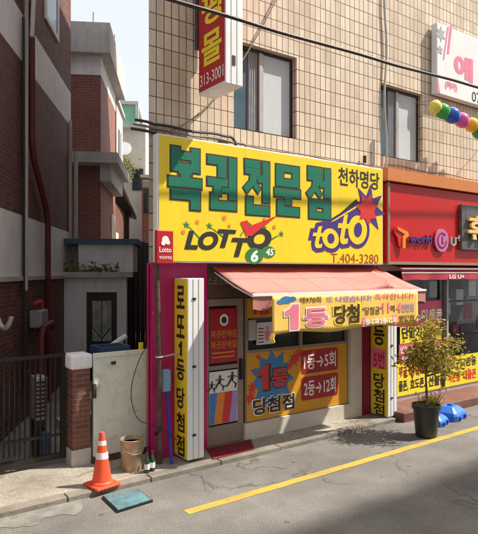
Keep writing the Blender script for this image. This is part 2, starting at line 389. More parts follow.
# ------------------------------------------------------------------ the shop building
W = 6.6
AL = Vector((.493, .876, 0))                     # direction of the alley
shop = thing('shop_building', 'beige tiled building with shuttered-looking sliding windows above the two shops', 'building', (3.25, W, 0))
shop['label'] = 'beige tiled building with two sliding windows above the lottery shop and red shop'
w1 = (at(233.8, 90, W)[0], at(296.8, 90, W)[0], 4.57, 5.84); w2 = (at(380.8, 120, W)[0], at(422.8, 120, W)[0], 4.55, 5.84)
HOLES = [w1, w2, (11.2, 12.4, 4.58, 5.74), (4.6, 5.8, 8.0, 9.1), (7.8, 9.0, 8.0, 9.1), (11.2, 12.4, 8.0, 9.1)]
xs = sorted({3.25, 16.0} | {h[0] for h in HOLES} | {h[1] for h in HOLES}); zs = sorted({2.6, 10.9} | {h[2] for h in HOLES} | {h[3] for h in HOLES})
b = MB()
for i in range(len(xs) - 1):
    for j in range(len(zs) - 1):
        mx, mz = (xs[i] + xs[i + 1]) / 2, (zs[j] + zs[j + 1]) / 2
        if any(h[0] < mx < h[1] and h[2] < mz < h[3] for h in HOLES): continue
        b.face([(xs[i], W, zs[j]), (xs[i + 1], W, zs[j]), (xs[i + 1], W, zs[j + 1]), (xs[i], W, zs[j + 1])])
for h in HOLES:      # reveals
    x0, x1, z0, z1 = h; y0, y1 = W, W + .22
    b.face([(x0, y0, z0), (x1, y0, z0), (x1, y1, z0), (x0, y1, z0)]); b.face([(x0, y0, z1), (x1, y0, z1), (x1, y1, z1), (x0, y1, z1)])
    b.face([(x0, y0, z0), (x0, y0, z1), (x0, y1, z1), (x0, y1, z0)]); b.face([(x1, y0, z0), (x1, y0, z1), (x1, y1, z1), (x1, y1, z0)])
e = Vector((3.25, W, 0)) + AL * 9
b.face([(3.25, W, 0), (e.x, e.y, 0), (e.x, e.y, 10.9), (3.25, W, 10.9)])
b.face([(16, W, 2.6), (16, e.y, 2.6), (16, e.y, 10.9), (16, W, 10.9)]); b.face([(e.x, e.y, 0), (16, e.y, 0), (16, e.y, 10.9), (e.x, e.y, 10.9)])
b.face([(3.25, W, 2.6), (16, W, 2.6), (16, W + 1.5, 2.6), (4.0, W + 1.5, 2.6)])
b.build('tiled_wall', M_tile, shop)
b = MB(); b.face([(3.25, W, 10.9), (16, W, 10.9), (16, e.y, 10.9), (e.x, e.y, 10.9)]); b.build('roof', M_grey, shop)
for i, h in enumerate(HOLES):
    x0, x1, z0, z1 = h; y = W + .10
    f = MB(); t = .045
    f.box(x0, x0 + t, y, y + .08, z0, z1).box(x1 - t, x1, y, y + .08, z0, z1).box(x0 + t, x1 - t, y, y + .08, z0, z0 + t).box(x0 + t, x1 - t, y, y + .08, z1 - t, z1)
    wf = f.build('window', M_frame, shop)
    xm = x0 + (x1 - x0) * .47
    MB().box(xm - .03, xm + .03, y - .012, y + .04, z0 + t, z1 - t).build('mullion', M_alu, wf)
    MB().box(x0 + t, xm - .03, y + .045, y + .05, z0 + t, z1 - t).build('pane', M_blueglass, wf)
    cu = MB(); n = 9; xa, xb = xm - .2, xm - .035
    MB().box(xm + .03, x1 - t, y + .02, y + .026, z0 + t, z1 - t).build('pane', M_pane, wf)
    MB().box(x0 + t, x0 + t + .03, y + .01, y + .044, z0 + t, z1 - t).build('sash', M_alu, wf)
    MB().box(xm + .03, xm + .055, y + .0, y + .019, z0 + t, z1 - t).build('sash', M_alu, wf)
    for k in range(4): cu.tube([(xa + k * .042, y + .036, z0 + t), (xa + k * .042 + .01, y + .036, z1 - t)], .022, 6)
    cu.build('curtain', M_curtain, wf)

# lower storey of the lottery shop
def X(px, py=350): return at(px, py, W)[0]
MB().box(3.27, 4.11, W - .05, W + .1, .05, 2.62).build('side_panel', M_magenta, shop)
MB().box(4.11, 7.62, W - .02, W + .1, 2.13, 2.62).build('fascia', M_brown, shop)
text('lettering', '스포츠토토', FR(W - .02), *(at(207, 281, W)[0], at(232, 281, W)[0]), 2.33, 2.44, M_beige, shop, bold=.01)
# door
d0, d1, dz0, dz1 = 4.11, 4.76, .07, 2.12
f = MB(); f.box(d0, d0 + .06, W, W + .08, dz0, dz1).box(d1 - .1, d1, W, W + .08, dz0, dz1).box(d0 + .06, d1 - .1, W, W + .08, dz1 - .1, dz1).box(d0 + .06, d1 - .1, W, W + .08, dz0, dz0 + .26).box(d0 + .06, d1 - .1, W, W + .08, 1.12, 1.18)
door = f.build('door', M_beige, shop)
MB().box(d0 + .06, d1 - .1, W + .04, W + .05, dz0 + .26, dz1 - .1).build('pane', M_darkglass, door)
MB().box(d1 - .075, d1 - .035, W - .05, W, .95, 1.25, bevel=.008).build('handle', M_black, door)
# display window
v0, v1 = 4.8, 6.93
f = MB(); f.box(v0, v0 + .05, W, W + .08, .3, 2.12).box(v1 - .05, v1, W, W + .08, .3, 2.12).box(v0 + .05, v1 - .05, W, W + .08, 2.06, 2.12).box(v0 + .05, v1 - .05, W, W + .08, 1.3, 1.35).box(v0 + .05, v1 - .05, W, W + .08, .3, .34).box(5.86, 5.91, W, W + .08, 1.35, 2.06)
dw = f.build('display_window', M_beige, shop)
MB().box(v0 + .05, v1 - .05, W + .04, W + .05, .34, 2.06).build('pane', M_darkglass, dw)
MB().box(v0 - .04, v1 + .02, W - .05, W + .1, .05, .297).build('base_wall', M_cream, shop)
MB().box(v1 + .001, 7.2, W - .06, W + .1, .05, 2.13).build('column', M_cream, shop)
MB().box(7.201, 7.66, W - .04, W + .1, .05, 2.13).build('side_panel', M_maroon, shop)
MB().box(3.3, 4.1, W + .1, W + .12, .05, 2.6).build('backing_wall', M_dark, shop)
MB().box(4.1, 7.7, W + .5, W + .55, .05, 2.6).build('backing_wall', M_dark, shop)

# phone shop front: recessed glazing and a dark room behind it
p0, p1 = 7.7, 16.0
MB().box(7.601, p1, 5.98, W + .9, -.05, .15, bevel=.01).build('front_step', M_step, shop)
fr_ = MB()
for xx in (7.72, 9.72, 11.8, 13.9, 15.94): fr_.box(xx, xx + .06, W + .02, W + .1, .15, 2.6)
fr_.box(7.78, 15.94, W + .03, W + .09, .15, .26).box(7.78, 15.94, W + .03, W + .09, 2.52, 2.6)
sf = fr_.build('shopfront', M_alu, shop)
M_glass = glassmat('shop_glass')
MB().face([(7.78, W + .058, .26), (15.94, W + .058, .26), (15.94, W + .058, 2.52), (7.78, W + .058, 2.52)]).build('pane', M_glass, sf)
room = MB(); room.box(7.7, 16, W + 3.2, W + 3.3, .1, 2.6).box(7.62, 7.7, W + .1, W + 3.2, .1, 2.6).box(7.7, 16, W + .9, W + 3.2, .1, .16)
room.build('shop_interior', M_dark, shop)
k_ = MB(); k_.box(8.6, 11.5, W + 1.6, W + 2.1, .16, 1.1).box(12, 15, W + 1.2, W + 1.6, .16, 1.2); k_.build('counter', M_slate, shop)
k_ = MB()
for q in range(12): k_.box(8.2 + q * .62, 8.55 + q * .62, W + 2.9, W + 3.1, 1.3 + .25 * (q % 3), 1.75 + .25 * (q % 3))
k_.build('display_stock', M_paper, shop)
rs_ = random.Random(5)
for q in range(16):
    xa = 9.0 + q * .42 + rs_.uniform(-.06, .06); za = rs_.choice([1.25, 1.5, 1.75, 2.0]); w_ = rs_.uniform(.12, .3)
    MB().box(xa, xa + w_, W + .25, W + .27, za, za + rs_.uniform(.15, .4)).build('display_card', rs_.choice([M_paper, M_postpk, M_postr, M_posty, M_postpk, M_slate]), shop)
for zq in (1.2, 1.9): MB().box(8.9, 15.5, W + .28, W + .5, zq - .03, zq).build('shelf', M_frame, shop)
MB().box(7.56, p1, 6.28, W - .001, 4.06, 4.27).build('cornice', M_orange, shop)

# ------------------------------------------------------------------ main yellow sign
SY = 6.3
X0, Z0 = at(157, 262, SY); X1, Z1 = at(383, 169, SY)
Z0, Z1 = 2.62, 4.24
sign = thing('shop_sign', 'long yellow sign board with huge green lettering above the pink awning', 'sign', (X0, SY, Z0))
MB().box(X0, X1, SY, SY + .12, Z0, Z1, bevel=.012).build('sign_case', M_whitemetal, sign)
for xb_ in (3.6, 4.6, 5.6, 6.6, 7.3):
    for zb_ in (2.75, 4.08): MB().box(xb_, xb_ + .05, SY + .121, W - .001, zb_, zb_ + .05).build('bracket', M_frame, sign)
MB().box(X0 + .025, X1 - .02, SY - .006, SY - .001, Z0 + .02, Z1 - .02).build('sign_face', M_yel, sign)
PS = FR(SY - .006)
ZZ = lambda f: Z0 + (Z1 - Z0) * f
def sx(px): return at(px, 200, SY)[0]
def sz(px, py): return at(px, py, SY)[1]
# blocky green syllables out of straight strokes, each with a dark outline
SL = [(.05, .86), (.6, .86), (.6, .74), (.44, .62), (.62, .5), (.52, .4), (.33, .53), (.12, .38), (0, .48), (.22, .62), (.25, .74), (.05, .74)]
BIG = {
 '복': [rect(.08, .6, .34, 1), rect(.68, .6, .94, 1), rect(.3, .8, .7, .93), rect(.3, .56, .7, .735), rect(.37, .45, .65, .6), rect(0, .34, 1, .5), rect(.08, .14, .95, .31), rect(.66, -.02, .95, .2)],
 '권': [rect(0, .84, .62, 1), rect(.34, .6, .62, .9), rect(0, .44, .66, .585), rect(.2, .26, .44, .48), rect(.46, .33, .74, .415), rect(.7, .2, .96, 1), rect(.1, 0, .96, .16), rect(.1, .04, .34, .3)],
 '전': [SL, rect(.52, .6, .74, .74), rect(.7, .24, .96, 1), rect(.1, 0, .96, .17), rect(.1, .05, .34, .32), rect(.05, .86, .6, 1)],
 '문': [rect(.06, .58, .34, 1), rect(.68, .58, .95, 1), rect(.2, .87, .8, 1), rect(.2, .58, .8, .73), rect(0, .37, 1, .53), rect(.37, .22, .64, .42), rect(.1, 0, .95, .17), rect(.1, .05, .36, .3)],
 '점': [SL, rect(.52, .62, .74, .76), rect(.7, .42, .96, 1), rect(.05, .86, .6, 1), rect(.1, .22, .96, .37), rect(.1, 0, .96, .13), rect(.1, .05, .38, .3), rect(.66, .05, .96, .3)],
}
cells = [(168, 201, 148, 208), (207, 237, 157, 210), (243, 270, 161, 215), (274, 300, 166, 216), (306, 331, 168, 219)]
for ch, (a0, a1, t0, t1) in zip('복권전문점', cells):
    am = (a0 + a1) / 2
    u0, u1 = sx(a0), sx(a1); vt, vb = sz(am, t0), sz(am, t1); vt2, vb2 = vt, vb
    def mp(q, grow=0):
        cx_ = sum(p[0] for p in q) / len(q); out = []
        return [(u0 + p[0] * (u1 - u0), vb2 + p[1] * (vt2 - vb2)) for p in q]
    def grow(q, g):     # offset a closed loop outwards
        n = len(q); area = sum(q[i][0] * q[(i + 1) % n][1] - q[(i + 1) % n][0] * q[i][1] for i in range(n)); sgn = 1 if area > 0 else -1; out = []
        for i in range(n):
            p, c, nx_ = Vector(q[i - 1]), Vector(q[i]), Vector(q[(i + 1) % n])
            d1 = (c - p).normalized(); d2 = (nx_ - c).normalized()
            n1 = Vector((d1.y, -d1.x)) * sgn; n2 = Vector((d2.y, -d2.x)) * sgn; bi = (n1 + n2)
            bi = bi / max(.5, bi.length_squared / 2) if bi.length > 1e-4 else n1
            out.append(tuple(c + bi * g))
        return out
    loops = [mp(q) for q in BIG[ch]]
    flat('letter_outline', [grow(q, .022) for q in loops], PS, M_inkbr, sign, .002, .0003)
    flat('letter', loops, PS, M_green, sign, .006, .0003)
text('lettering', '천하명당', PS, sx(338), sx(379), sz(358, 189) + .02, sz(358, 170), M_ink, sign, bold=.016)
text('lettering', 'T.404-3280', PS, sx(330.5), sx(378), sz(355, 263), sz(355, 254), M_brownl, sign, bold=.0)
# lottery emblem: leaning black word, tick, numbered ovals, scattered stars and dots
text('emblem_word', 'LO', PS, sx(184), sx(218), sz(200, 250), sz(200, 231), M_ink, sign, bold=.05, shear=.25)
text('emblem_word', 'T', PS, sx(217), sx(236), sz(226, 248), sz(226, 229.5), M_ink, sign, bold=.04, shear=.25, d=.0045)
text('emblem_word', 'T', PS, sx(231), sx(250), sz(240, 257), sz(240, 238), M_ink, sign, bold=.04, shear=.25, d=.0055)
text('emblem_word', 'O', PS, sx(247), sx(271), sz(260, 250), sz(260, 228), M_ink, sign, bold=.06, shear=.2, d=.005)
u, v = sx(254), sz(254, 256)
flat('emblem_oval', [disc(u, v, .155, .115)], PS, M_greenl, sign, .0065)
u2, v2 = sx(268), sz(268, 252)
flat('emblem_oval', [disc(u2, v2, .125, .085)], PS, M_greenl, sign, .0062)
text('emblem_number', '6', PS, u - .065, u + .065, v - .085, v + .085, M_whitel, sign, bold=.04, shear=.15, d=.0075)
text('emblem_number', '45', PS, u2 - .05, u2 + .095, v2 - .05, v2 + .05, M_whitel, sign, bold=.03, shear=.15, d=.0075)
a, bq, c = (sx(241), sz(241, 222)), (sx(248), sz(248, 231)), (sx(277), sz(277, 215.5))
flat('emblem_tick', [[(a[0] - .02, a[1]), (a[0] + .1, a[1] + .03), (bq[0] + .02, bq[1] + .07), (c[0], c[1]), (bq[0] + .05, bq[1] - .07), (bq[0] - .03, bq[1] - .07)]], PS, M_redl, sign, .008)
st = []; dots = []
for px, py, r in [(186, 225, .055), (209, 226, .055), (264, 228, .05), (281, 234, .055), (249, 225, .05)]: st.append(star(sx(px), sz(px, py), r))
flats('emblem_star', st, PS, M_greenl, sign, .003)
for px, py, r in [(197, 222, .03), (224, 218, .035), (183, 232, .028), (264, 219, .025), (247, 236, .028), (229, 226, .022), (274, 227, .03)]: dots.append(disc(sx(px), sz(px, py), r, r, 12))
flats('emblem_dot', dots, PS, M_orangel, sign, .0034)
def swoop(p, q, wd): return [(sx(p[0]), sz(*p) + wd), (sx(q[0]), sz(*q) + wd * .3), (sx(q[0]), sz(*q) - wd * .3), (sx(p[0]), sz(*p) - wd)]
flats('emblem_trail', [swoop((199, 238), (188, 226), .016), swoop((227, 240), (210, 227), .014), swoop((240, 236), (248, 224), .014), swoop((270, 240), (279, 235), .016)], PS, M_greenl, sign, .0028)
# second emblem: leaning yellow word on purple with a red burst
TT = [(.35, 1.06), (.62, 1.12), (.62, .76), (.95, .76), (.95, .58), (.62, .58), (.62, .24), (.7, .19), (.92, .22), (.92, .02), (.6, -.02), (.42, .05), (.33, .2), (.33, .58), (.05, .58), (.05, .76), (.33, .76)]
fore, back, hole = [], [], []
for (tx0, tx1, ty0, ty1, ch) in [(311, 324, 248, 228, 't'), (321, 339, 248, 229, 'o'), (336, 350, 244, 217, 't'), (347, 367, 244, 216, 'o')]:
    tm = (tx0 + tx1) / 2; a0, a1, b0, b1 = sx(tx0), sx(tx1), sz(tm, ty0), sz(tm, ty1)
    if ch == 't':
        q = [(a0 + (p_[0] + .32 * (p_[1] - .5)) * (a1 - a0), b0 + p_[1] * (b1 - b0)) for p_ in TT]
    else:
        ca, cb_, ra_, rb2 = (a0 + a1) / 2, (b0 + b1) / 2, (a1 - a0) * .47, (b1 - b0) * .52
        q = disc(ca, cb_, ra_, rb2, 28, R(-14)); hole.append(disc(ca + .005, cb_, ra_ * .42, rb2 * .52, 22, R(-14)))
    fore.append(q); back.append(grow(q, .065))
flats('emblem_back', back, PS, M_purple, sign, .004)
flats('emblem_word', fore, PS, M_yel, sign, .0072)
flats('emblem_counter', hole, PS, M_purple, sign, .0095)
bu, bv = sx(368), sz(368, 209)
flat('emblem_burst', [star(bu, bv, .42, 8, .5, 82)], PS, M_purple, sign, .005)
flat('emblem_burst', [star(bu - .03, bv - .01, .27, 7, .62, 70)], PS, M_redl, sign, .009)
def q2(px, py): return (sx(px), sz(px, py))
flats('emblem_trail', [[q2(319, 226), q2(361, 200), q2(364, 211), q2(347, 218), q2(336, 227), q2(326, 228)]], PS, M_purple, sign, .0034)
flats('emblem_trail', [[q2(333, 219), q2(356, 199), q2(358, 203)]], PS, M_ink, sign, .0058)
flats('emblem_trail', [[q2(330, 222), q2(358, 204.5), q2(358, 206.5), q2(334, 221)]], PS, M_yel, sign, .0062)

# small red light box on the lower left corner of the yellow sign
X0s, X1s = at(157, 245, 6.22)[0], at(173.5, 245, 6.22)[0]
ss = thing('small_sign', 'small red box sign on the lower left corner of the yellow sign board', 'sign', (X0s, 6.22, 2.62))
MB().box(X0s, X1s, 6.22, SY - .008, 2.6, 3.02, bevel=.01).build('sign_case', M_signred, ss)
pl = FR(6.22); um = (X0s + X1s) / 2
flat('emblem', [disc(um, 2.9, .05, .05), disc(um - .03, 2.86, .03, .03, 12), disc(um + .035, 2.87, .03, .03, 12)], pl, M_whitel, ss)
text('lettering', 'Lotto', pl, X0s + .03, X1s - .03, 2.745, 2.81, M_whitel, ss, bold=.02)
text('lettering', '복권판매점', pl, X0s + .03, X1s - .03, 2.66, 2.7, M_whitel, ss, bold=.01)

# ------------------------------------------------------------------ projecting red sign
VX0, VX1, VY0, VY1, VZ0 = 3.91, 4.18, 5.8, 6.44, 4.86
vs_ = thing('projecting_sign', 'tall red light box sign with white side projecting from the tiled wall', 'sign', (VX0, VY1, VZ0))
MB().box(VX0, VX1, VY0, VY1, VZ0, 7.6, bevel=.012).build('sign_case', M_whitemetal, vs_)
MB().box(VX0 - .006, VX0 - .001, VY0 + .015, VY1 - .015, VZ0 + .04, 7.58).build('sign_face', M_signred, vs_)
MB().box(VX1 + .001, VX1 + .006, VY0 + .015, VY1 - .015, VZ0 + .04, 7.58).build('sign_face', M_signred, vs_)
pv = LF(VX0 - .006)
text('lettering', '313-3001', pv, -VY1 + .05, -VY0 - .03, VZ0 + .1, VZ0 + .25, M_whitel, vs_, bold=.005)
text('lettering', '몰', pv, -VY1 + .09, -VY0 - .07, VZ0 + .34, VZ0 + .76, M_posty, vs_, bold=.025)
text('lettering', '핑', pv, -VY1 + .09, -VY0 - .07, VZ0 + .86, VZ0 + 1.3, M_posty, vs_, bold=.025)
g = MB()
for q in (.33, .66): g.box(VX0 + (VX1 - VX0) * q - .004, VX0 + (VX1 - VX0) * q + .004, VY0 - .004, VY0 - .0005, VZ0 + .01, 7.59)
g.build('seam', M_alu, vs_)
MB().box(VX0 + .10, VX0 + .15, VY0 - .008, VY0 - .001, VZ0 + .25, VZ0 + .37).build('latch', M_black, vs_)
br = MB()
for zz in (5.9, 7.1): br.box(VX0 + .08, VX0 + .14, VY1, W + .02, zz, zz + .06)
br.box(VX0 - .02, VX0 + .24, VY1 + .02, VY1 + .07, 5.5, 7.5); br.build('bracket', M_rust, vs_)

# ------------------------------------------------------------------ light boxes standing at the shop front
def lightbox(x0, x1, y0, y1, z0, z1, chars, label, group, patch=None):
    t = thing('box_sign', label, 'sign', (x0, y0, z0), 0, group)
    MB().box(x0, x1, y0, y1, z0, z1, bevel=.012).build('sign_case', M_whitemetal, t)
    MB().box(x0 - .006, x0 - .001, y0 + .012, y1 - .01, z0 + .02, z1 - .02).build('sign_face', M_yel, t)
    p = LF(x0 - .006)
    yc = (y0 + y1) / 2
    for ch, zc, h, m in chars:
        if ch == '1': one('lettering', p, -yc - .05, -yc + .05, zc - h / 2, zc + h / 2, m, t, .004)
        else: text('lettering', ch, p, -y1 + .075, -y0 - .065, zc - h / 2, zc + h / 2, m, t, bold=.022, d=.008 if len(ch) > 1 else .004)
    if patch: MB().box(x0 - .0092, x0 - .0065, y0 + .03, y1 - .02, patch[0], patch[1]).build('sign_patch', M_pinkl, t)
    g = MB()
    for q in (.33, .66): g.box(x0 + (x1 - x0) * q - .004, x0 + (x1 - x0) * q + .004, y0 - .004, y0 - .0005, z0 + .01, z1 - .01)
    g.build('seam', M_alu, t)
    g = MB()
    for zz in (z0 + .3, z0 + 1.18, z0 + 2.05): g.box(x0 + .07, x0 + .12, y0 - .01, y0 - .001, zz, zz + .03)
    g.build('latch', M_frame, t)
    return t
bz = .09
def zz(py): return at(182, py, 6.4)[1]
chs = [('로', 297, 24), ('또', 326, 24), ('1', 348, 15), ('등', 369, 22), ('당', 397, 22), ('첨', 421, 20), ('점', 444, 21)]
lightbox(at(187.6, 400, 6.2)[0], at(204.2, 400, 6.2)[0], 6.2, 6.547, bz, 2.42, [(c_, zz(y_), h_ / 80, M_ink) for c_, y_, h_ in chs],
         'tall white box sign with yellow lettered face left of the shop door', 'box signs standing at the shop front')
def zr(py): return at(378, py, 6.35)[1]
chs = [('등', 335, 22, M_ink), ('5번', 360, 18, M_redl), ('당', 381, 16, M_ink), ('첨', 396, 14, M_ink), ('점', 409.5, 12, M_ink)]
lightbox(at(388, 400, 6.18)[0], at(397, 400, 6.18)[0], 6.18, 6.555, .07, 2.42, [(c_, zr(y_), h_ / 62, m_) for c_, y_, h_, m_ in chs] + [('1', zr(312), .25, M_ink)],
         'white box sign whose yellow face has a pink 5 patch, beside the phone shop window', 'box signs standing at the shop front', (zr(369), zr(349)))
# ------------------------------------------------------------------ awning, banner
AX0, AX1, AYf, AYb, AZf, AZb = 4.18, 7.63, 5.6, 6.56, 2.215, 2.585
aw = thing('awning', 'faded salmon pink awning with red upper band over the lottery shop front', 'awning', (AX0, AYb, AZb))
SL0, SL1 = 6.93, 6.985       # added gap and lifted cloth, shaped to let a strip of sun through
def sun_gap_lift(X_, t):
    if X_ > SL0 + .001 or t < .1 or t > .54: return 0
    return .14 * max(0, 1 - (SL0 - X_) / .75) ** 2 * min(1, (t - .1) / .05, (.54 - t) / .05)
def fabric(u0, u1, t0, t1, nx, ny, m, name, lift=0):
    bm = MB(); V = []
    for j in range(ny + 1):
        row = []
        for i in range(nx + 1):
            X_ = u0 + (u1 - u0) * i / nx; t = t0 + (t1 - t0) * j / ny
            z = AZf + (AZb - AZf) * t + sun_gap_lift(X_, t) - .018 * math.sin(math.pi * t) - .006 * math.sin(X_ * 5.1) * math.sin(math.pi * t)
            row.append(bm.bm.verts.new((X_, AYf + (AYb - AYf) * t, z)))
        V.append(row)
    for j in range(ny):
        for i in range(nx): bm.bm.faces.new((V[j][i], V[j][i + 1], V[j + 1][i + 1], V[j + 1][i]))
    o = bm.build(name, m, aw, smooth=True)
    s_ = o.modifiers.new('t', 'SOLIDIFY'); s_.thickness = .006; s_.offset = 0
    return o
fabric(AX0, AX1, .78, 1, 26, 3, M_awnr, 'fabric_band')
fabric(AX0, AX1, .56, .779, 26, 3, M_awn, 'fabric')
fabric(AX0, SL0, .1, .559, 44, 16, M_awn, 'fabric')
fabric(SL1, AX1, .1, .559, 6, 6, M_awn, 'fabric')
fabric(AX0, AX1, 0, .099, 26, 1, M_awn, 'fabric')
MB().box(AX0 - .01, AX1 + .01, AYf - .03, AYf - .001, AZf - .025, AZf + .01, bevel=.006).build('front_bar', M_whitemetal, aw)
for xs_ in (4.85, 5.52, 6.2, 7.32):
    MB().tube([(xs_, AYf + (AYb - AYf) * t, AZf + (AZb - AZf) * t + sun_gap_lift(xs_, t) - .018 * math.sin(math.pi * t) - .006 * math.sin(xs_ * 5.1) * math.sin(math.pi * t) + .002) for t in [k / 20 for k in range(21)]], .005, 5).build('seam', M_awn, aw)
vl = MB(); V = []
for i in range(70):
    X_ = AX0 + (AX1 - AX0) * i / 69; V.append([vl.bm.verts.new((X_, AYf - .012 + dy * math.sin(X_ * 9), z)) for z, dy in ((AZf - .026, 0), (AZf - .1, .008), (AZf - .19 + .012 * math.sin(X_ * 17), .016))])
for A, B in zip(V, V[1:]):
    for k in range(2): vl.bm.faces.new((A[k], B[k], B[k + 1], A[k + 1]))
vl.build('valance', M_awn, aw, smooth=True)
MB().face([(AX1 - .004, AYf, 1.99), (AX1 - .004, AYb, 1.97), (AX1 - .004, AYb, AZb - .01), (AX1 - .004, AYf, AZf - .005)]).build('shade_flap', M_awn, aw)  # flap added to keep sun off the right part of the shop front
for xx in (AX0 + .05, AX1 - .05):
    MB().tube([(xx, AYf + .02, AZf - .035), (xx, AYf + .45, AZf + .09), (xx, AYb - .02, AZb - .09)], .012, 6).build('arm', M_whitemetal, aw)

BY = 5.54
BX0, BX1 = at(272, 300, BY)[0], at(417.5, 300, BY)[0]
bt_, bb_ = 2.2, 1.7
ban = thing('banner', 'yellow cloth banner with pink and black lettering hanging from the awning front', 'banner', (BX0, BY, bb_))
bm = MB(); V = []
def bwave(X_, z): return BY + .012 * math.sin((X_ - BX0) * 6 + z * 3) * (2.25 - z) * 1.4
for j in range(9):
    z = bb_ + (bt_ - bb_) * j / 8; V.append([bm.bm.verts.new((BX0 + (BX1 - BX0) * i / 60, bwave(BX0 + (BX1 - BX0) * i / 60, z), z + (.0 if j else .02 * math.sin(i * .21)))) for i in range(61)])
for j in range(8):
    for i in range(60): bm.bm.faces.new((V[j][i], V[j][i + 1], V[j + 1][i + 1], V[j + 1][i]))
o = bm.build('cloth', M_bann, ban, smooth=True); o.modifiers.new('t', 'SOLIDIFY').thickness = .004
PB = FR(BY)
def bx(px): return at(px, 310, BY)[0]
def bzz(px, py): return at(px, py, BY)[1]
def drape(o, d=.006):
    off = Vector(o.parent.location)
    for v in o.data.vertices:
        q = v.co + off; v.co.y = bwave(q.x, q.z) - d - off.y + (v.co.y + off.y - BY)
    return o
drape(flat('emblem', [disc(bx(286), bzz(286, 300), .1, .05), disc(bx(292), bzz(292, 299), .07, .035), disc(bx(281), bzz(281, 302), .07, .03)], PB, M_burst, ban), .003)
drape(text('lettering', '제970회', PB, bx(299), bx(320.5), bzz(310, 303), bzz(310, 296.5), M_inkbr, ban, bold=.008))
drape(text('lettering', '또 나왔습니다!', PB, bx(326), bx(371), bzz(348, 301.5), bzz(348, 295.5), M_lilac, ban, bold=.012))
drape(text('lettering', '축하합니다!', PB, bx(374), bx(413), bzz(393, 299), bzz(393, 293), M_pinkl, ban, bold=.012))
drape(one('letter_outline', PB, bx(284), bx(299), bzz(291, 329.5), bzz(291, 304.5), M_whitel, ban, .005, .022))
drape(one('lettering', PB, bx(284), bx(299), bzz(291, 329.5), bzz(291, 304.5), M_pinkl, ban, .009))
drape(text('letter_outline', '등', PB, bx(302.5), bx(328.5), bzz(315, 328), bzz(315, 306.5), M_whitel, ban, bold=.05, d=.005))
drape(text('lettering', '등', PB, bx(304), bx(327), bzz(315, 326.5), bzz(315, 308), M_pinkl, ban, bold=.028, d=.009))
drape(text('letter_outline', '당첨', PB, bx(332), bx(360.5), bzz(346, 325), bzz(346, 303), M_posty, ban, bold=.04, d=.005))
drape(text('lettering', '당첨', PB, bx(333.5), bx(359), bzz(346, 323.5), bzz(346, 304.5), M_inkbr, ban, bold=.026, d=.009))
drape(text('lettering', '"당첨금"', PB, bx(362), bx(381), bzz(371, 314.5), bzz(371, 306.5), M_inkbr, ban, bold=.012))
drape(text('lettering', '11', PB, bx(382), bx(389), bzz(386, 313), bzz(386, 302.5), M_pinkl, ban, bold=.03))
drape(text('lettering', '억', PB, bx(390), bx(394.5), bzz(392, 312), bzz(392, 305), M_inkbr, ban, bold=.02))
drape(text('lettering', '4', PB, bx(396.5), bx(401), bzz(399, 312.5), bzz(399, 302.5), M_pinkl, ban, bold=.04))
drape(text('lettering', '천만원', PB, bx(401.5), bx(413.5), bzz(407, 311.5), bzz(407, 303.5), M_lilac, ban, bold=.02))
drape(flat('letter_patch', [rect(bx(362), bzz(380, 325.5), bx(397), bzz(380, 316.5))], PB, M_pinkl, ban), .003)
drape(text('lettering', '1등-5회 2등-12회', PB, bx(363), bx(396), bzz(380, 324), bzz(380, 317.5), M_whitel, ban, bold=.03, d=.008))
drape(text('lettering', '명당점', PB, bx(399), bx(413.5), bzz(406, 321.5), bzz(406, 315), M_inkbr, ban, bold=.012))
tk = MB(); tk.tube([(BX0 + .02, BY, 1.71), (BX0 + .0, BY + .01, 1.66), (BX0 + .03, BY, 1.6)], [.03, .035, .02], 7); tk.build('tied_corner', M_bann, ban, smooth=True)
for k in range(9): MB().tube([(BX0 + .06 + k * (BX1 - BX0 - .12) / 8, BY, 2.19), (BX0 + .06 + k * (BX1 - BX0 - .12) / 8, AYf - .02, 2.2)], .005, 5).build('tie', M_whitel, ban)

# ------------------------------------------------------------------ posters on the shop front
def poster(name, label, x0, x1, z0, z1, y, m, cat='poster', group=None):
    t = thing(name, label, cat, (x0, y, z0), 0, group)
    MB().box(x0, x1, y - .004, y, z0, z1).build('sheet', m, t); return t, FR(y - .004)
# on the door
t, p = poster('poster', 'red poster with pale lettering on the upper door pane', 4.175, 4.655, 1.22, 1.98, W - .001, M_postr)
flat('emblem', [disc(4.42, 1.82, .075, .085)], p, M_paper, t); flat('emblem', [disc(4.42, 1.82, .045, .05)], p, M_inkbr, t, .006)
text('lettering', '복권판매점', p, 4.2, 4.63, 1.57, 1.68, M_orangel, t, bold=.01)
text('lettering', '복권판매점', p, 4.2, 4.63, 1.42, 1.53, M_orangel, t, bold=.01)
flat('lettering', [rect(4.22, 1.35, 4.6, 1.37), rect(4.22, 1.29, 4.6, 1.31)], p, M_orangel, t)
t, p = poster('poster', 'poster of black runners on blue, orange and red lanes on the lower door pane', 4.175, 4.655, .36, 1.1, W - .001, M_paper)
for k, m in enumerate([M_bluel, M_orangel, M_redl, M_lilac]):
    a0 = 4.18 + k * .13 - .06
    lp = [(max(4.18, a0), .365), (min(4.65, a0 + .13), .365), (min(4.65, a0 + .19), .8), (min(4.65, max(4.18, a0 + .06)), .8)]
    flat('lane', [lp], p, m, t, .003 + k * .0005)
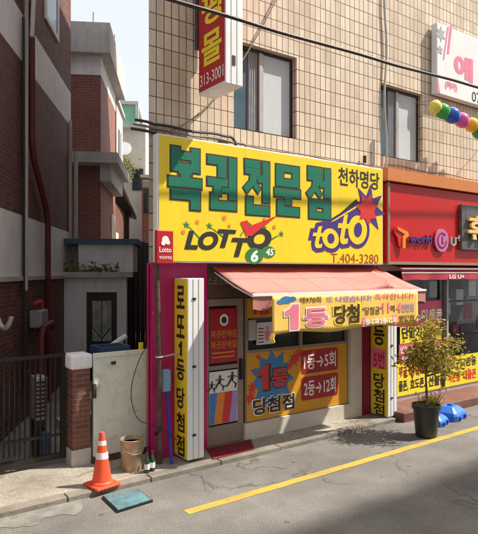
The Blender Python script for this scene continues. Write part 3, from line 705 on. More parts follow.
def runner(cx, cz, s):
    return [disc(cx + .01 * s, cz + .095 * s, .017 * s, .02 * s, 10), [(cx - .03 * s, cz + .01 * s), (cx + .02 * s, cz), (cx + .035 * s, cz + .07 * s), (cx - .005 * s, cz + .075 * s)],
            [(cx + .0, cz + .01 * s), (cx + .02 * s, cz), (cx + .075 * s, cz - .03 * s), (cx + .06 * s, cz - .09 * s), (cx + .045 * s, cz - .085 * s), (cx + .05 * s, cz - .04 * s)],
            [(cx - .03 * s, cz + .02 * s), (cx - .01 * s, cz), (cx - .05 * s, cz - .05 * s), (cx - .1 * s, cz - .06 * s), (cx - .1 * s, cz - .045 * s), (cx - .06 * s, cz - .035 * s)],
            [(cx + .02 * s, cz + .07 * s), (cx + .03 * s, cz + .06 * s), (cx + .08 * s, cz + .04 * s), (cx + .075 * s, cz + .055 * s)],
            [(cx - .0 * s, cz + .075 * s), (cx - .02 * s, cz + .06 * s), (cx - .06 * s, cz + .045 * s), (cx - .06 * s, cz + .06 * s)]]
for rr in (runner(4.34, .92, 1.1), runner(4.55, .94, 1.2), runner(4.21, .88, .8)): flat('runner', rr, p, M_ink, t, .007)
# the big orange-yellow poster under the window
t, p = poster('poster', 'large orange yellow prize poster with blue burst below the shop window', 4.82, 6.9, .31, 1.31, W - .002, M_poster)
def wx(px, py=380): return at(px, py, W)[0]
def wz(px, py): return at(px, py, W)[1]
flat('burst', [star(wx(272), wz(272, 378), .44, 11, .68, 60)], p, M_burst, t, .002)
flats('confetti', [star(wx(px), wz(px, py), r, 7, .45, px) for px, py, r in [(294, 359, .13), (299, 353, .1), (252, 388, .1), (250, 398, .11), (289, 366, .07), (258, 357, .05), (304, 358, .07)]], p, M_redl, t, .0026)
one('letter_outline', p, wx(257) + .03, wx(268.5) + .03, wz(262, 390) - .01, wz(262, 365) - .01, M_inkbr, t, .005, .02)
one('lettering', p, wx(257), wx(268.5), wz(262, 390), wz(262, 365), M_redl, t, .007)
text('letter_outline', '등', p, wx(270), wx(289), wz(280, 388), wz(280, 367), M_inkbr, t, bold=.05, d=.005)
text('lettering', '등', p, wx(271), wx(288), wz(280, 387), wz(280, 368), M_redl, t, bold=.03, d=.007)
text('letter_outline', '당첨점', p, wx(252) - .015, wx(294.5), wz(273, 413), wz(273, 395), M_paper, t, bold=.05, d=.005)
text('lettering', '당첨점', p, wx(252.5), wx(294), wz(273, 412), wz(273, 396), M_ink, t, bold=.024, d=.007)
for (za, zb, s_) in [(369, 346, '1등→5회'), (395, 372, '2등→12회')]:
    a0, a1, c0, c1 = wx(301), wx(337.5), wz(318, za + 3), wz(318, zb + 3)
    flat('number_panel', [[(a0 + .03, c0), (a1 - .03, c0), (a1, c0 + .03), (a1, c1 - .03), (a1 - .03, c1), (a0 + .03, c1), (a0, c1 - .03), (a0, c0 + .03)]], p, M_postr, t, .004)
    text('lettering', s_, p, a0 + .05, a1 - .05, c0 + .06, c1 - .06, M_paper, t, bold=.022, d=.007)
# on the upper glass
t, p = poster('poster', 'orange poster with red number behind the banner edge, at the top of the window', 4.83, 5.42, 1.82, 2.1, W - .002, M_poster)
text('lettering', '1등', p, 4.95, 5.25, 1.86, 2.06, M_redl, t, bold=.05)
t, p = poster('notice', 'white paper notice with pink symbol stuck beside the door handle', 5.0, 5.32, 1.42, 1.75, W - .002, M_paper, 'notice')
flat('symbol', [disc(5.2, 1.66, .03, .03, 12), [(5.17, 1.47), (5.23, 1.47), (5.25, 1.62), (5.15, 1.62)]], p, M_pinkl, t)
flat('lettering', [rect(5.03, 1.45 + k * .05, 5.13, 1.465 + k * .05) for k in range(5)], p, M_ink, t)
tag(rebase(MB().box(4.84, 4.96, W - .05, W - .003, 1.5, 1.8, bevel=.006).build('mailbox', M_alu), (4.84, W, 1.5)), 'small grey metal box fixed beside the door frame', 'mailbox')
t, p = poster('notice', 'small red and white notice on the right end of the upper window glass', 6.72, 6.85, 1.68, 1.98, W - .002, M_postr, 'notice')
flat('lettering', [rect(6.74, 1.72 + k * .09, 6.83, 1.76 + k * .09) for k in range(3)], p, M_paper, t)

# ------------------------------------------------------------------ phone shop sign, awning, posters
FY = 6.35
fz0, fz1 = 2.66, 4.04
ph = thing('shop_sign', 'wide glossy red fascia sign with coloured logos above the maroon awning', 'sign', (7.64, FY, fz0))
MB().box(7.64, 16, FY, W - .002, fz0, fz1, bevel=.01).build('sign_board', M_fascia, ph)
tr = MB(); tr.box(7.62, 16, FY - .03, FY - .001, fz0 - .03, fz0 + .02).box(7.62, 7.66, FY - .03, FY - .001, fz0 + .021, fz1); tr.build('trim', M_beige, ph)
pf = FR(FY - .002)
def fx(px): return at(px, 240, FY)[0]
def fz(px, py): return at(px, py, FY)[1]
def raised(o, h=.03):
    s_ = o.modifiers.new('t', 'SOLIDIFY'); s_.thickness = h; s_.offset = 0; return o
def q3(px, py): return (fx(px), fz(px, py))
raised(flat('logo_mark', [[q3(393, 227), q3(397, 230), q3(401, 234), q3(401, 248), q3(397, 246), q3(396, 238), q3(393, 233)]], pf, M_redl, ph, .03))
raised(flat('logo_mark', [[q3(394.5, 227), q3(405, 232), q3(406, 236), q3(402.5, 239), q3(402.5, 248.5), q3(399.8, 248), q3(400, 237), q3(402, 234.5), q3(395, 230)]], pf, M_orangel, ph, .05))
raised(text('lettering', 'world', pf, fx(408), fx(430), fz(419, 243), fz(419, 235), M_purple, ph, d=.03, bold=.02))
M_lilacpink = mat('lilac_pink', (.55, .16, .36), .4, .05, 4, .02)
raised(flat('logo_mark', [disc(fx(440), fz(440, 240.5), (fx(447) - fx(433.5)) / 2, .215, 28)], pf, M_lilacpink, ph, .03))
ring = disc(fx(440), fz(440, 240.5), .145, .15, 24); inner = disc(fx(440), fz(440, 240.5), .115, .12, 24)
bm = MB()
for k in range(3, 24): bm.face([pf.p(*ring[k], .052), pf.p(*ring[(k + 1) % 24], .052), pf.p(*inner[(k + 1) % 24], .052), pf.p(*inner[k], .052)])
bm.face([pf.p(fx(440) - .01, fz(440, 240.5) - .06, .0525), pf.p(fx(440) + .05, fz(440, 240.5) - .06, .0525), pf.p(fx(440) + .05, fz(440, 240.5) - .03, .0525), pf.p(fx(440) + .02, fz(440, 240.5) - .03, .0525), pf.p(fx(440) + .02, fz(440, 240.5) + .08, .0525), pf.p(fx(440) - .01, fz(440, 240.5) + .08, .0525)])
bm.build('logo_line', M_maroon, ph)
raised(text('lettering', 'U', pf, fx(449), fx(454.5), fz(452, 246), fz(452, 237), M_alu, ph, d=.03, bold=.03))
raised(text('lettering', '+', pf, fx(455.5), fx(460), fz(457, 241), fz(457, 235), M_alu, ph, d=.03, bold=.03))
dk = thing('letter_panel', 'dark mottled square panel with raised gold letter on the red fascia', 'sign', (9.72, FY - .07, 2.93))
MB().box(9.7, 10.75, FY - .07, FY - .003, 2.93, 3.8, bevel=.008).build('sign_board', M_slate, dk)
raised(text('lettering', '휴', FR(FY - .07), 9.83, 10.5, 3.13, 3.6, M_gold, dk, d=.04, bold=.03), .05)

la = thing('awning', 'short maroon awning with cream stripe over the phone shop window', 'awning', (7.66, 6.5, 2.6))
LY, ly0 = 6.3, 7.93
MB().face([(ly0, 6.59, 2.645), (16, 6.59, 2.645), (16, LY, 2.56), (ly0, LY, 2.56)]).build('fabric', M_lg, la)
MB().box(ly0, 16, LY - .03, LY, 2.545, 2.575).build('front_bar', M_alu, la)
v = MB(); V = []
for i in range(110):
    X_ = ly0 + (16 - ly0) * i / 109; V.append([v.bm.verts.new((X_ + (.05 if z < 2.45 and i == 0 else 0), LY - .01 + dy * math.sin(X_ * 8), z)) for z, dy in ((2.544, 0), (2.47, .006), (2.36 + .006 * math.sin(X_ * 13), .015))])
for A, B in zip(V, V[1:]):
    for k in range(2): v.bm.faces.new((A[k], B[k], B[k + 1], A[k + 1]))
v.build('valance', M_lg, la, smooth=True)
st = MB()
for i in range(100):
    xa = ly0 + (15.9 - ly0) * i / 100; xb = ly0 + (15.9 - ly0) * (i + 1) / 100
    ya = LY - .016 + .006 * math.sin(xa * 8); yb = LY - .016 + .006 * math.sin(xb * 8)
    st.face([(xa, ya, 2.475), (xb, yb, 2.475), (xb, yb, 2.497), (xa, ya, 2.497)])
st.build('stripe', M_cream, la)
lx0 = at(448, 278, LY)[0]; lx1 = at(463, 278, LY)[0]
text('lettering', 'LG U+', FR(LY - .03), lx0, lx1, 2.375, 2.455, M_whitel, la, bold=.03)

PY = W + .015
t, p = poster('poster', 'crimson smartphone poster with white lettering at the top of the phone shop window', at(396, 310, PY)[0], at(444.5, 310, PY)[0], at(444, 323, PY)[1], 1.95, PY, M_postpk)
def hx(px): return at(px, 350, PY)[0]
def hz(px, py): return at(px, py, PY)[1]
text('lettering', '스마트폰', p, hx(413), hx(443), hz(430, 321), hz(430, 309), M_whitel, t, bold=.03)
t, p = poster('poster', 'yellow poster with bold black handset price lettering in the phone shop window', at(400, 330, PY)[0], at(445, 330, PY)[0], at(401, 344, PY)[1], at(444, 323, PY)[1] - .01, PY, M_posty)
text('lettering', '단말기값', p, hx(401.5), hx(429), hz(415, 338), hz(415, 326), M_ink, t, bold=.04)
text('lettering', '0원!', p, hx(430), hx(444), hz(437, 334), hz(437, 323.5), M_ink, t, bold=.03)
t, p = poster('poster', 'pink poster with small white lettering half hidden by the potted tree', at(399, 350, PY)[0], at(446, 350, PY)[0], at(400, 363, PY)[1], at(401, 344, PY)[1] - .01, PY, M_postpk)
text('lettering', '인터넷', p, hx(400), hx(413), hz(407, 353), hz(407, 346), M_whitel, t, bold=.03)
flat('lettering', [rect(hx(402), hz(410, 359), hx(425), hz(410, 356)), rect(hx(415), hz(425, 351), hx(440), hz(425, 347))], p, M_whitel, t)
yx0, yx1 = at(397, 380, PY)[0], 12.5
yz0, yz1 = .24, at(440, 358, PY)[1]
t, p = poster('poster', 'long yellow window banner with red and black lettering above the brown step', yx0, yx1, yz0, yz1, PY, M_posty)
hm = (yz0 + yz1) / 2
def ln(s_, px0, px1, z0, z1, m): text('lettering', s_, p, hx(px0), hx(px1), z0, z1, m, t, bold=.028)
ln('부금', 398.5, 407, hm + .05, yz1 - .06, M_redl); ln('위약금', 410, 424, hm + .05, yz1 - .06, M_redl); ln('할부', 431, 443, hm + .05, yz1 - .06, M_redl)
ln('친구교환용', 449, 476, hm + .05, yz1 - .06, M_ink)
ln('폴폰,', 398.5, 408, yz0 + .07, hm - .02, M_ink); ln('효도폰,', 410, 425, yz0 + .07, hm - .02, M_ink); ln('선불폰', 428, 445, yz0 + .07, hm - .02, M_ink)
ln('사은품', 448, 460, yz0 + .07, hm - .02, M_redl); ln('대출폰', 463, 476, yz0 + .07, hm - .02, M_redl)
tag(rebase(MB().box(9.55, 9.62, W - .02, W + .01, .26, 2.5, bevel=.01).build('window_post', M_frame), (9.55, W, .26)), 'slim dark post standing in front of the phone shop glass', 'post')

# white sign board upper right
zb0, zb1 = 5.86, 7.16
HY2 = 6.44
hx0 = at(437, 50, HY2)[0]; zb0, zb1 = at(437, 93, HY2)[1], at(437, 22, HY2)[1]
hb = thing('sign_board', 'white sign board with pink lettering fixed high on the tiled wall', 'sign', (hx0, HY2, zb0))
MB().box(hx0, hx0 + 4, HY2, W - .03, zb0, zb1, bevel=.015).build('sign_case', M_whitemetal, hb)
ph_ = FR(HY2)
def gx(px): return at(px, 60, HY2)[0]
def gz(px, py): return at(px, py, HY2)[1]
text('lettering', '애', ph_, gx(454), gx(473), gz(463, 80), gz(463, 56), M_pinkl, hb, bold=.05)
text('lettering', '(헤어)', ph_, gx(445), gx(457), gz(451, 91), gz(451, 82), M_pinkl, hb, bold=.03)
text('lettering', '070', ph_, gx(472), gx(485), gz(475, 102), gz(475, 92), M_ink, hb, bold=.0)
flats('ribbon', [[(gx(447), gz(447, 54)), (gx(449), gz(449, 54)), (gx(452.5), gz(452, 24)), (gx(450), gz(450, 24))], [(gx(443), gz(443, 60)), (gx(444), gz(444, 60)), (gx(449), gz(449, 26)), (gx(447.5), gz(447, 26))], [(gx(437), gz(437, 90)), (gx(440), gz(440, 94)), (gx(438), gz(438, 78)), (gx(437), gz(437, 78))]], ph_, M_pinkl, hb)
flats('flower', [star(gx(441), gz(441, 34), .16, 6, .5), star(gx(440), gz(440, 50), .1, 5, .5)], ph_, M_alu, hb)

# balloons on a string
cols = [('pale yellow', (.75, .66, .12)), ('green', (.04, .35, .05)), ('blue', (.03, .1, .5)), ('pink', (.75, .12, .35)), ('golden yellow', (.8, .45, .02)), ('dark green', (.04, .3, .06)), ('orange', (.8, .2, .02)), ('white', (.75, .75, .75)), ('violet', (.3, .05, .4))]
bpos = [(8.72, 5.47, .12), (8.95, 5.43, .135), (9.24, 5.4, .15), (9.55, 5.36, .14), (9.87, 5.32, .14), (10.12, 5.22, .135), (10.42, 5.12, .15), (10.72, 5.1, .15), (11.0, 5.08, .15)]
names = ['pale yellow balloon at the left end of the string below the white sign board', 'green balloon between the pale yellow and the blue balloon', 'blue balloon between the green and the pink balloon', 'pink balloon between the blue and the golden yellow balloon', 'golden yellow balloon to the right of the pink balloon', 'dark green balloon at the right edge below the golden yellow one', 'orange balloon beyond the dark green balloon on the string', 'white balloon beyond the orange balloon on the string', 'violet balloon at the far end of the string']
for (nm, c), (bx_, bz_, r), lab in list(zip(cols, bpos, names))[:6]:
    m = mat('balloon_' + nm.replace(' ', '_'), c, .22, .04, 3, 0)
    q = MB(); prof = [(r * math.sin(t) * (1 - .12 * (math.cos(t) < 0) * -math.cos(t)), r * 1.08 * math.cos(t)) for t in [math.pi * k / 14 for k in range(15)]]
    prof[0] = (.002, prof[0][1]); prof[-1] = (.006, prof[-1][1]); prof += [(.014, prof[-1][1] - .02)]
    q.lathe(prof, n=20)
    rotm = Matrix.Rotation(random.uniform(-.5, .5), 4, 'Y') @ Matrix.Rotation(random.uniform(-.6, .2), 4, 'X')
    for v_ in q.bm.verts: v_.co = rotm @ v_.co
    o = q.build('balloon', m, None, smooth=True); o.location = (bx_, 6.18, bz_)
    tag(o, lab, 'balloon', 'balloons on a string')
tag(rebase(MB().tube([(8.6, W, 5.62), (8.72, 6.22, 5.6), (9.27, 6.24, 5.5), (9.9, 6.24, 5.4), (10.6, 6.22, 5.35), (11.4, W, 5.5)], .006, 5).build('balloon_string', M_wire), (8.6, W, 5.6)), 'thin string carrying the row of balloons', 'string')

# ------------------------------------------------------------------ cables on the front
def smooth(P, k=6):
    P = [Vector(p) for p in P]; out = []
    for i in range(len(P) - 1):
        a, b_, c, d = P[max(i - 1, 0)], P[i], P[i + 1], P[min(i + 2, len(P) - 1)]
        for j in range(k):
            t = j / k; out.append(.5 * ((2 * b_) + (c - a) * t + (2 * a - 5 * b_ + 4 * c - d) * t * t + (3 * b_ - a - 3 * c + d) * t ** 3))
    return out + [P[-1]]
def cable(name, label, pts, r, m, n=8, cat='cable'):
    pts = smooth(pts, 6 if len(pts) < 9 else 3)
    o = MB().tube(pts, r, n).build(name, m, smooth=True); rebase(o, pts[0]); return tag(o, label, cat)
P = []
for k in range(33):
    X_ = -6 + k * .75; P.append((X_, 5.5, 5.5 + .03 * (X_ - 3) + .004 * ((X_ - 6) ** 2) * .5 + .008 * math.sin(k * 2.1)))
cable('overhead_cable', 'thick black overhead cable crossing in front of the beige tiled wall', P, .023, M_cable)
def sag(p, q, d, n=14):
    p, q = Vector(p), Vector(q); return [tuple(p.lerp(q, k / n) + Vector((0, 0, -d * 4 * (k / n) * (1 - k / n)))) for k in range(n + 1)]
cable('hanging_wire', 'thin brown wire slanting across the tiles beside the left window', sag((5.6, W - .05, 7.1), (4.6, W - .05, 5.38), .06) + sag((4.6, W - .05, 5.38), (3.55, W - .04, 4.36), .12)[1:], .011, M_wire, 6)
P = [(7.83 + .03 * math.sin(k * .8), W - .04, 4.27 + k * .22) for k in range(30)]
cable('conduit_pipe', 'grey conduit running up the tiles left of the right window', P, .02, M_conduit)
cable('conduit_pipe', 'thin grey conduit beside the gap between yellow sign and red fascia', [(7.545, W - .03, 2.6), (7.545, W - .03, 4.8)], .018, M_conduit)
for k, (lab, z_, r, x1_, col) in enumerate([('upper black cable of the bundle on top of the yellow sign', 4.41, .02, 4.55, M_cable), ('brown cable of the bundle on top of the yellow sign', 4.35, .016, 4.75, M_wire), ('lowest dark cable resting on top of the yellow sign', 4.29, .02, 4.4, M_cable)]):
    cable('sign_cable', lab, [(3.12 - k * .03, W + .12, z_ + .07), (3.2, W - .05, z_ + .02)] + [(3.3 + i * (x1_ - 3.3) / 8, W - .06 + .01 * math.sin(i + k), z_ + .012 * math.sin(i * 1.3 + k)) for i in range(9)] + [(x1_ + .08, W - .05, 4.22)], r, col, 6)
cable('sign_cable', 'long thin cable along the tiles just above the yellow sign', [(4.3 + i * .22, W - .035, 4.33 + .012 * math.sin(i * 1.1)) for i in range(16)] + [(7.8, W - .035, 4.35)], .011, M_wire, 6)
cable('sign_cable', 'long thin cable along the tiles just above the orange canopy', [(7.9 + i * .3, W - .035, 4.4 + .014 * math.sin(i * 1.3)) for i in range(24)], .012, M_wire, 6)
tag(rebase(MB().tube([(7.27, W - .06, 4.36), (7.27, W - .06, 4.48)], .03, 8).build('insulator', M_frame), (7.27, W, 4.36)), 'small dark cable clamp above the right end of the yellow sign', 'clamp')

# ------------------------------------------------------------------ beside the shop: pole, broom, bucket, bottles, cone, lid, panel, pillar, gate
pz = .06
pole = thing('steel_pole', 'rusty brown steel pole standing before the magenta wall', 'pole', (3.3, 6.4, pz))
MB().tube([(3.3, 6.4, pz), (3.3, 6.4, 1.45), (3.27, 6.42, 2.6)], [.036, .036, .03], 10).build('shaft', M_rust, pole, smooth=True)
g = MB(); g.tube([(3.3 + .045 * math.cos(t), 6.4 + .045 * math.sin(t), 1.42) for t in [k * .6 for k in range(11)]], .01, 5); g.build('clamp', M_conduit, pole)
MB().tube([(3.32, 6.38, 1.42), (3.665, 6.4, 1.45)], .012, 6).build('stay', M_conduit, pole)
g = MB(); g.tube([(3.3 + .05 * math.cos(k), 6.4 + .05 * math.sin(k), .35 + k * .035) for k in [q * .5 for q in range(12)]], .014, 5); g.build('tape', M_black, pole)
cable('loose_wire', 'loose dark wire looping from the pole to the panel', [(3.28, 6.36, 1.7), (3.1, 6.5, 1.45), (2.98, 6.55, 1.0), (3.05, 6.5, .65), (3.25, 6.38, .55), (3.5, 6.3, .35)], .0055, M_cable, 6)
br_ = thing('broom', 'blue handled broom leaning bristles up against the magenta wall', 'broom', (3.42, 6.3, pz))
MB().tube([(3.42, 6.3, pz), (3.44, 6.46, 1.0)], .02, 8).build('handle', M_bluestick, br_, smooth=True)
MB().box(3.37, 3.49, 6.43, 6.50, .95, 1.24, bevel=.02).build('bristles', M_bristle, br_)

bk = thing('bucket', 'dented tan metal bucket standing next to the green bottles', 'bucket', (2.93, 6.42, pz))
B = MB(); B.lathe([(.118, pz), (.125, pz + .02), (.132, pz + .2), (.137, pz + .21), (.133, pz + .22), (.142, pz + .37), (.148, pz + .38), (.14, pz + .385), (.135, pz + .37), (.12, pz + .03)], (2.93, 6.42)); B.build('body', M_tin, bk, smooth=True)
B = MB(); B.lathe([(.001, pz + .33), (.129, pz + .33)], (2.93, 6.42)); B.build('dark_mouth', M_dark, bk)  # dark disc near the rim paints in the shaded inside
MB().tube([(2.93 + .15 * math.cos(t), 6.42 + .15 * math.sin(t) - .0, pz + .34 - .12 * math.sin(-t)) for t in [math.pi + k * math.pi / 10 for k in range(11)]], .005, 5).build('handle', M_alu, bk)
for i, (x_, y_, lab) in enumerate([(3.03, 6.2, 'green glass bottle with white label, left one beside the bucket'), (3.11, 6.22, 'green glass bottle with white label, right one beside the bucket')]):
    t = thing('bottle', lab, 'bottle', (x_, y_, pz), 0, 'green bottles beside the bucket')
    MB().lathe([(.028, pz), (.033, pz + .01), (.033, pz + .13), (.026, pz + .165), (.013, pz + .2), (.012, pz + .235), (.015, pz + .237), (.015, pz + .25), (.001, pz + .25)], (x_, y_), 16).build('body', M_bottle, t, smooth=True)
    MB().lathe([(.0338, pz + .045), (.0338, pz + .11)], (x_, y_), 16).build('label', M_paper, t)

cn = thing('traffic_cone', 'orange traffic cone with two white bands on the pavement kerb', 'traffic cone', (2.43, 6.13, pz))
cx_, cy_ = 2.43, 6.13
MB().box(cx_ - .155, cx_ + .155, cy_ - .155, cy_ + .155, pz + .002, pz + .035, bevel=.012, M=Matrix.Translation((cx_, cy_, 0)) @ Matrix.Rotation(.18, 4, 'Z') @ Matrix.Translation((-cx_, -cy_, 0))).build('base', M_cone, cn)
def cr(z): return .115 - (z - .03) / .56 * .087
MB().lathe([(.132, pz + .034), (.13, pz + .05), (cr(.06), pz + .065)] + [(cr(z), pz + z) for z in (.2, .32, .45, .53, .575)] + [(.026, pz + .59), (.016, pz + .592), (.001, pz + .592)], (cx_, cy_)).build('body', M_cone, cn, smooth=True)
for z0, z1 in ((.315, .385), (.465, .515)):
    MB().lathe([(cr(z0) + .003, pz + z0), (cr(z1) + .003, pz + z1)], (cx_, cy_)).build('reflective_band', M_reflect, cn, smooth=True)
MB().lathe([(.034, pz + .54), (.034, pz + .575), (.026, pz + .61), (.001, pz + .614)], (cx_, cy_)).build('tip', mat('pink_tape', (.75, .1, .12), .5, .1, 5, .05), cn, smooth=True)

ld = thing('utility_cover', 'worn teal utility cover lying at the road edge', 'utility cover', (2.5, 5.7, 0))
Q = [(2.33, 5.46), (2.76, 5.5), (2.755, 5.9), (2.345, 5.92)]
MB().prism(Q, .004, .022).build('frame', M_black, ld)
c_ = Vector((sum(q[0] for q in Q) / 4, sum(q[1] for q in Q) / 4)); Qi = [tuple(c_ + (Vector(q) - c_) * .93) for q in Q]
MB().prism(Qi, .0225, .03).build('lid', M_teal, ld)
pn = thing('metal_panel', 'pale grey green metal panel closing the gap beside the brick pillar', 'panel', (2.64, 6.9, pz))
MB().box(2.62, 3.36, 6.88, 6.93, .14, 1.46, bevel=.008).build('sheet', M_panel, pn)
MB().box(2.62, 3.37, 6.865, 6.885, 1.405, 1.465, bevel=.005).build('top_fold', M_panel, pn)
MB().box(2.85, 2.91, 6.86, 6.879, 1.3, 1.34).build('latch', M_rust, pn)
MB().box(2.6, 3.38, 6.87, 6.95, .05, .138).build('foot_rail', M_rust, pn)
MB().box(2.6, 2.64, 6.84, 6.878, .9, 1.08, bevel=.006).build('hinge', M_rust, pn)

pi_ = thing('gate_pillar', 'square brick gate pillar with white cap between gate and panel', 'pillar', (2.47, 7.05, pz))
MB().box(2.36, 2.585, 6.93, 7.17, .26, 1.27).build('shaft', M_brickp, pi_)
MB().box(2.345, 2.6, 6.915, 7.185, .05, .259, bevel=.01).build('base', M_grey, pi_)
MB().box(2.33, 2.615, 6.9, 7.2, 1.271, 1.46, bevel=.03).build('cap', M_white, pi_)

gt = thing('iron_gate', 'black iron gate with thin upright bars left of the brick pillar', 'gate', (1.4, 7.12, pz))
GX0, GX1, GY = .5, 2.34, 7.12
f = MB(); f.box(GX0, GX1, GY, GY + .04, 1.42, 1.46).box(GX0, GX1, GY, GY + .04, .13, .2).box(GX1 - .06, GX1, GY, GY + .05, .201, 1.419).box(GX0, GX0 + .05, GY, GY + .05, .201, 1.419).box(1.38, 1.43, GY, GY + .045, .201, 1.419).box(GX0 + .06, GX1 - .07, GY + .005, GY + .035, .42, .45)
f.build('frame', M_black, gt)
xk = GX0 + .1; k = 0
while xk < GX1 - .08:
    if abs(xk - 1.405) > .04: MB().tube([(xk, GY + .02, .2), (xk, GY + .02, 1.42)], .011, 6).build('bar', M_black, gt)
    xk += .062
MB().box(1.5, 1.72, GY - .015, GY - .001, .215, .27).build('lock_plate', M_black, gt)

# ------------------------------------------------------------------ the alley: frame with x along the alley, y away from it (to the left)
P0 = Vector((1.85, 8.5, 0)); ANG = math.atan2(.876, .493)
def AP(s, n): return P0 + AL * s + Vector((-.876, .493, 0)) * (-n)     # n: metres out from the brick house wall, into the alley
def alley_thing(name, label, cat, s, n, group=None): return thing(name, label, cat, tuple(AP(s, n)), ANG, group)
ha = alley_thing('brick_house', 'dark red brick house with two white bands on the left side of the alley', 'building', 0, 0)
def wallpart(name, m, z0, z1, s0=-3.5, s1=5.2, dep=5): return MB().box(s0, s1, 0, dep, z0, z1).build(name, m, ha, world=False)
wallpart('lower_wall', M_brick, 0, 2.4); wallpart('white_band', M_white, 2.401, 3.42); wallpart('middle_wall', M_brick, 3.421, 5.92); wallpart('white_band', M_white, 5.921, 6.7); wallpart('upper_wall', M_brick, 6.701, 9.6)
MB().box(-3.5, 5.25, -.08, 5, 9.601, 9.75).build('roof', M_grey, ha, world=False)
MB().box(-3.5, 5.2, -.05, -.001, 2.36, 2.43).build('string_course', M_grey, ha, world=False)
f = MB(); f.box(2.6, 3.75, -.04, -.001, 7.3, 7.4).box(2.6, 2.7, -.04, -.001, 7.401, 8.6).box(3.65, 3.75, -.04, -.001, 7.401, 8.6).box(2.6, 3.75, -.04, -.001, 8.601, 8.7)
hw = f.build('window', M_white, ha, world=False); MB().box(2.7, 3.65, -.02, -.002, 7.4, 8.6).build('pane', M_blueglass, hw, world=False)
cz = MB(); cz.box(4.95, 5.02, -.06, -.001, .1, 6.0); cz.build('corner_trim', M_grey, ha, world=False)
def wallpipe(label, pts, r, m):
    t = MB().tube([(p[0], -p[1], p[2]) for p in pts], r, 10).build('drainpipe', m, None, smooth=True); t.location = AP(0, 0); t.rotation_euler = (0, 0, ANG)
    return tag(t, label, 'pipe', 'pipes on the brick house')
wallpipe('dark red drainpipe jogging down the brick house wall', [(1.35, .09, 9.5), (1.35, .09, 4.7), (1.5, .09, 4.4), (2.35, .09, 3.7), (2.5, .09, 3.4), (2.5, .09, .1)], .055, M_redpipe)
wallpipe('slim grey pipe hooked at its top on the white band', [(.55, .3, 6.1), (.55, .33, 6.9), (.75, .3, 7.25), (1.0, .2, 7.2), (1.1, .07, 6.9), (1.1, .06, 2.2)], .035, M_greypipe)
wallpipe('thin black cable pipe running down left of the red drainpipe', [(1.0, .05, 6.6), (1.02, .05, .6)], .022, M_cable)
wallpipe('pale grey drainpipe at the far corner of the brick house', [(5.05, .14, 5.3), (5.05, .14, .1)], .05, M_greypipe)
# meters, pipes and clutter on the lower wall
mt = alley_thing('gas_meter', 'grey gas meter with red valve on the brick wall behind the gate', 'meter', 1.7, .02)
MB().box(-.28, .18, -.22, 0, 1.55, 1.85, bevel=.03).build('casing', M_ac, mt, world=False)
MB().tube([(-.35, -.12, 1.98), (.1, -.12, 1.98), (.12, -.12, 1.86)], .035, 8).build('valve', M_redl, mt, world=False)
MB().tube([(-.5, -.1, 1.45), (.5, -.1, 1.5)], .03, 8).build('pipe', M_cable, mt, world=False)
tag(rebase(MB().tube([tuple(AP(-1.0, .2) + Vector((.02 * k, .1 * math.sin(k * .4), 2.0 + .22 * math.cos(k * .4)))) for k in range(12)], .03, 8).build('coiled_hose', M_alu, smooth=True), tuple(AP(-1.0, .2))), 'pale coiled hose hung at the left end of the brick wall', 'hose')
rd = alley_thing('red_pipe_frame', 'red bent pipe standing behind the gate', 'pipe', .9, .35)
MB().tube([(0, 0, .06), (0, 0, 1.45), (.1, 0, 1.6), (.5, -.05, 1.65), (.6, -.05, 1.55)], .05, 8).build('bent_pipe', M_redpipe, rd, smooth=True, world=False)
ac = thing('air_conditioner', 'grey air conditioner unit standing behind the iron gate', 'air conditioner', (2.05, 7.55, pz))
MB().box(2.06, 2.22, 7.5, 7.75, .55, 1.12, bevel=.015).build('casing', M_alu, ac)
gsl = MB()
for k in range(9): gsl.box(2.075, 2.205, 7.485, 7.499, .6 + k * .055, .625 + k * .055)
gsl.build('grille', M_frame, ac); MB().box(2.07, 2.2, 7.52, 7.72, .06, .549).build('stand', M_frame, ac)
tag(rebase(MB().box(2.12, 2.22, 7.38, 7.48, .06, .42, bevel=.02).build('blue_can', M_roofblue), (2.12, 7.38, .06)), 'dull blue can on the ground behind the gate', 'can')
# stair with pale rails between gate and portal
sr = thing('stair', 'outdoor stair with a pale sloping handrail behind the panel', 'stair', (2.75, 8.1, pz))
stp = MB()
for k in range(6): stp.box(2.75 + k * .2, 2.75 + (k + 1) * .2 - .002, 8.12, 8.9, .05, .2 + k * .17)
stp.build('steps', M_grey, sr)
ra, rb_ = at(95, 357, 8.1), at(126, 336, 8.1)
MB().tube([(ra[0], 8.1, ra[1]), (rb_[0], 8.1, rb_[1])], .045, 8).build('handrail', M_white, sr)
for q in (.05, .95): MB().tube([(ra[0] + (rb_[0] - ra[0]) * q, 8.1, .06), (ra[0] + (rb_[0] - ra[0]) * q, 8.1, ra[1] + (rb_[1] - ra[1]) * q)], .02, 6).build('post', M_frame, sr)

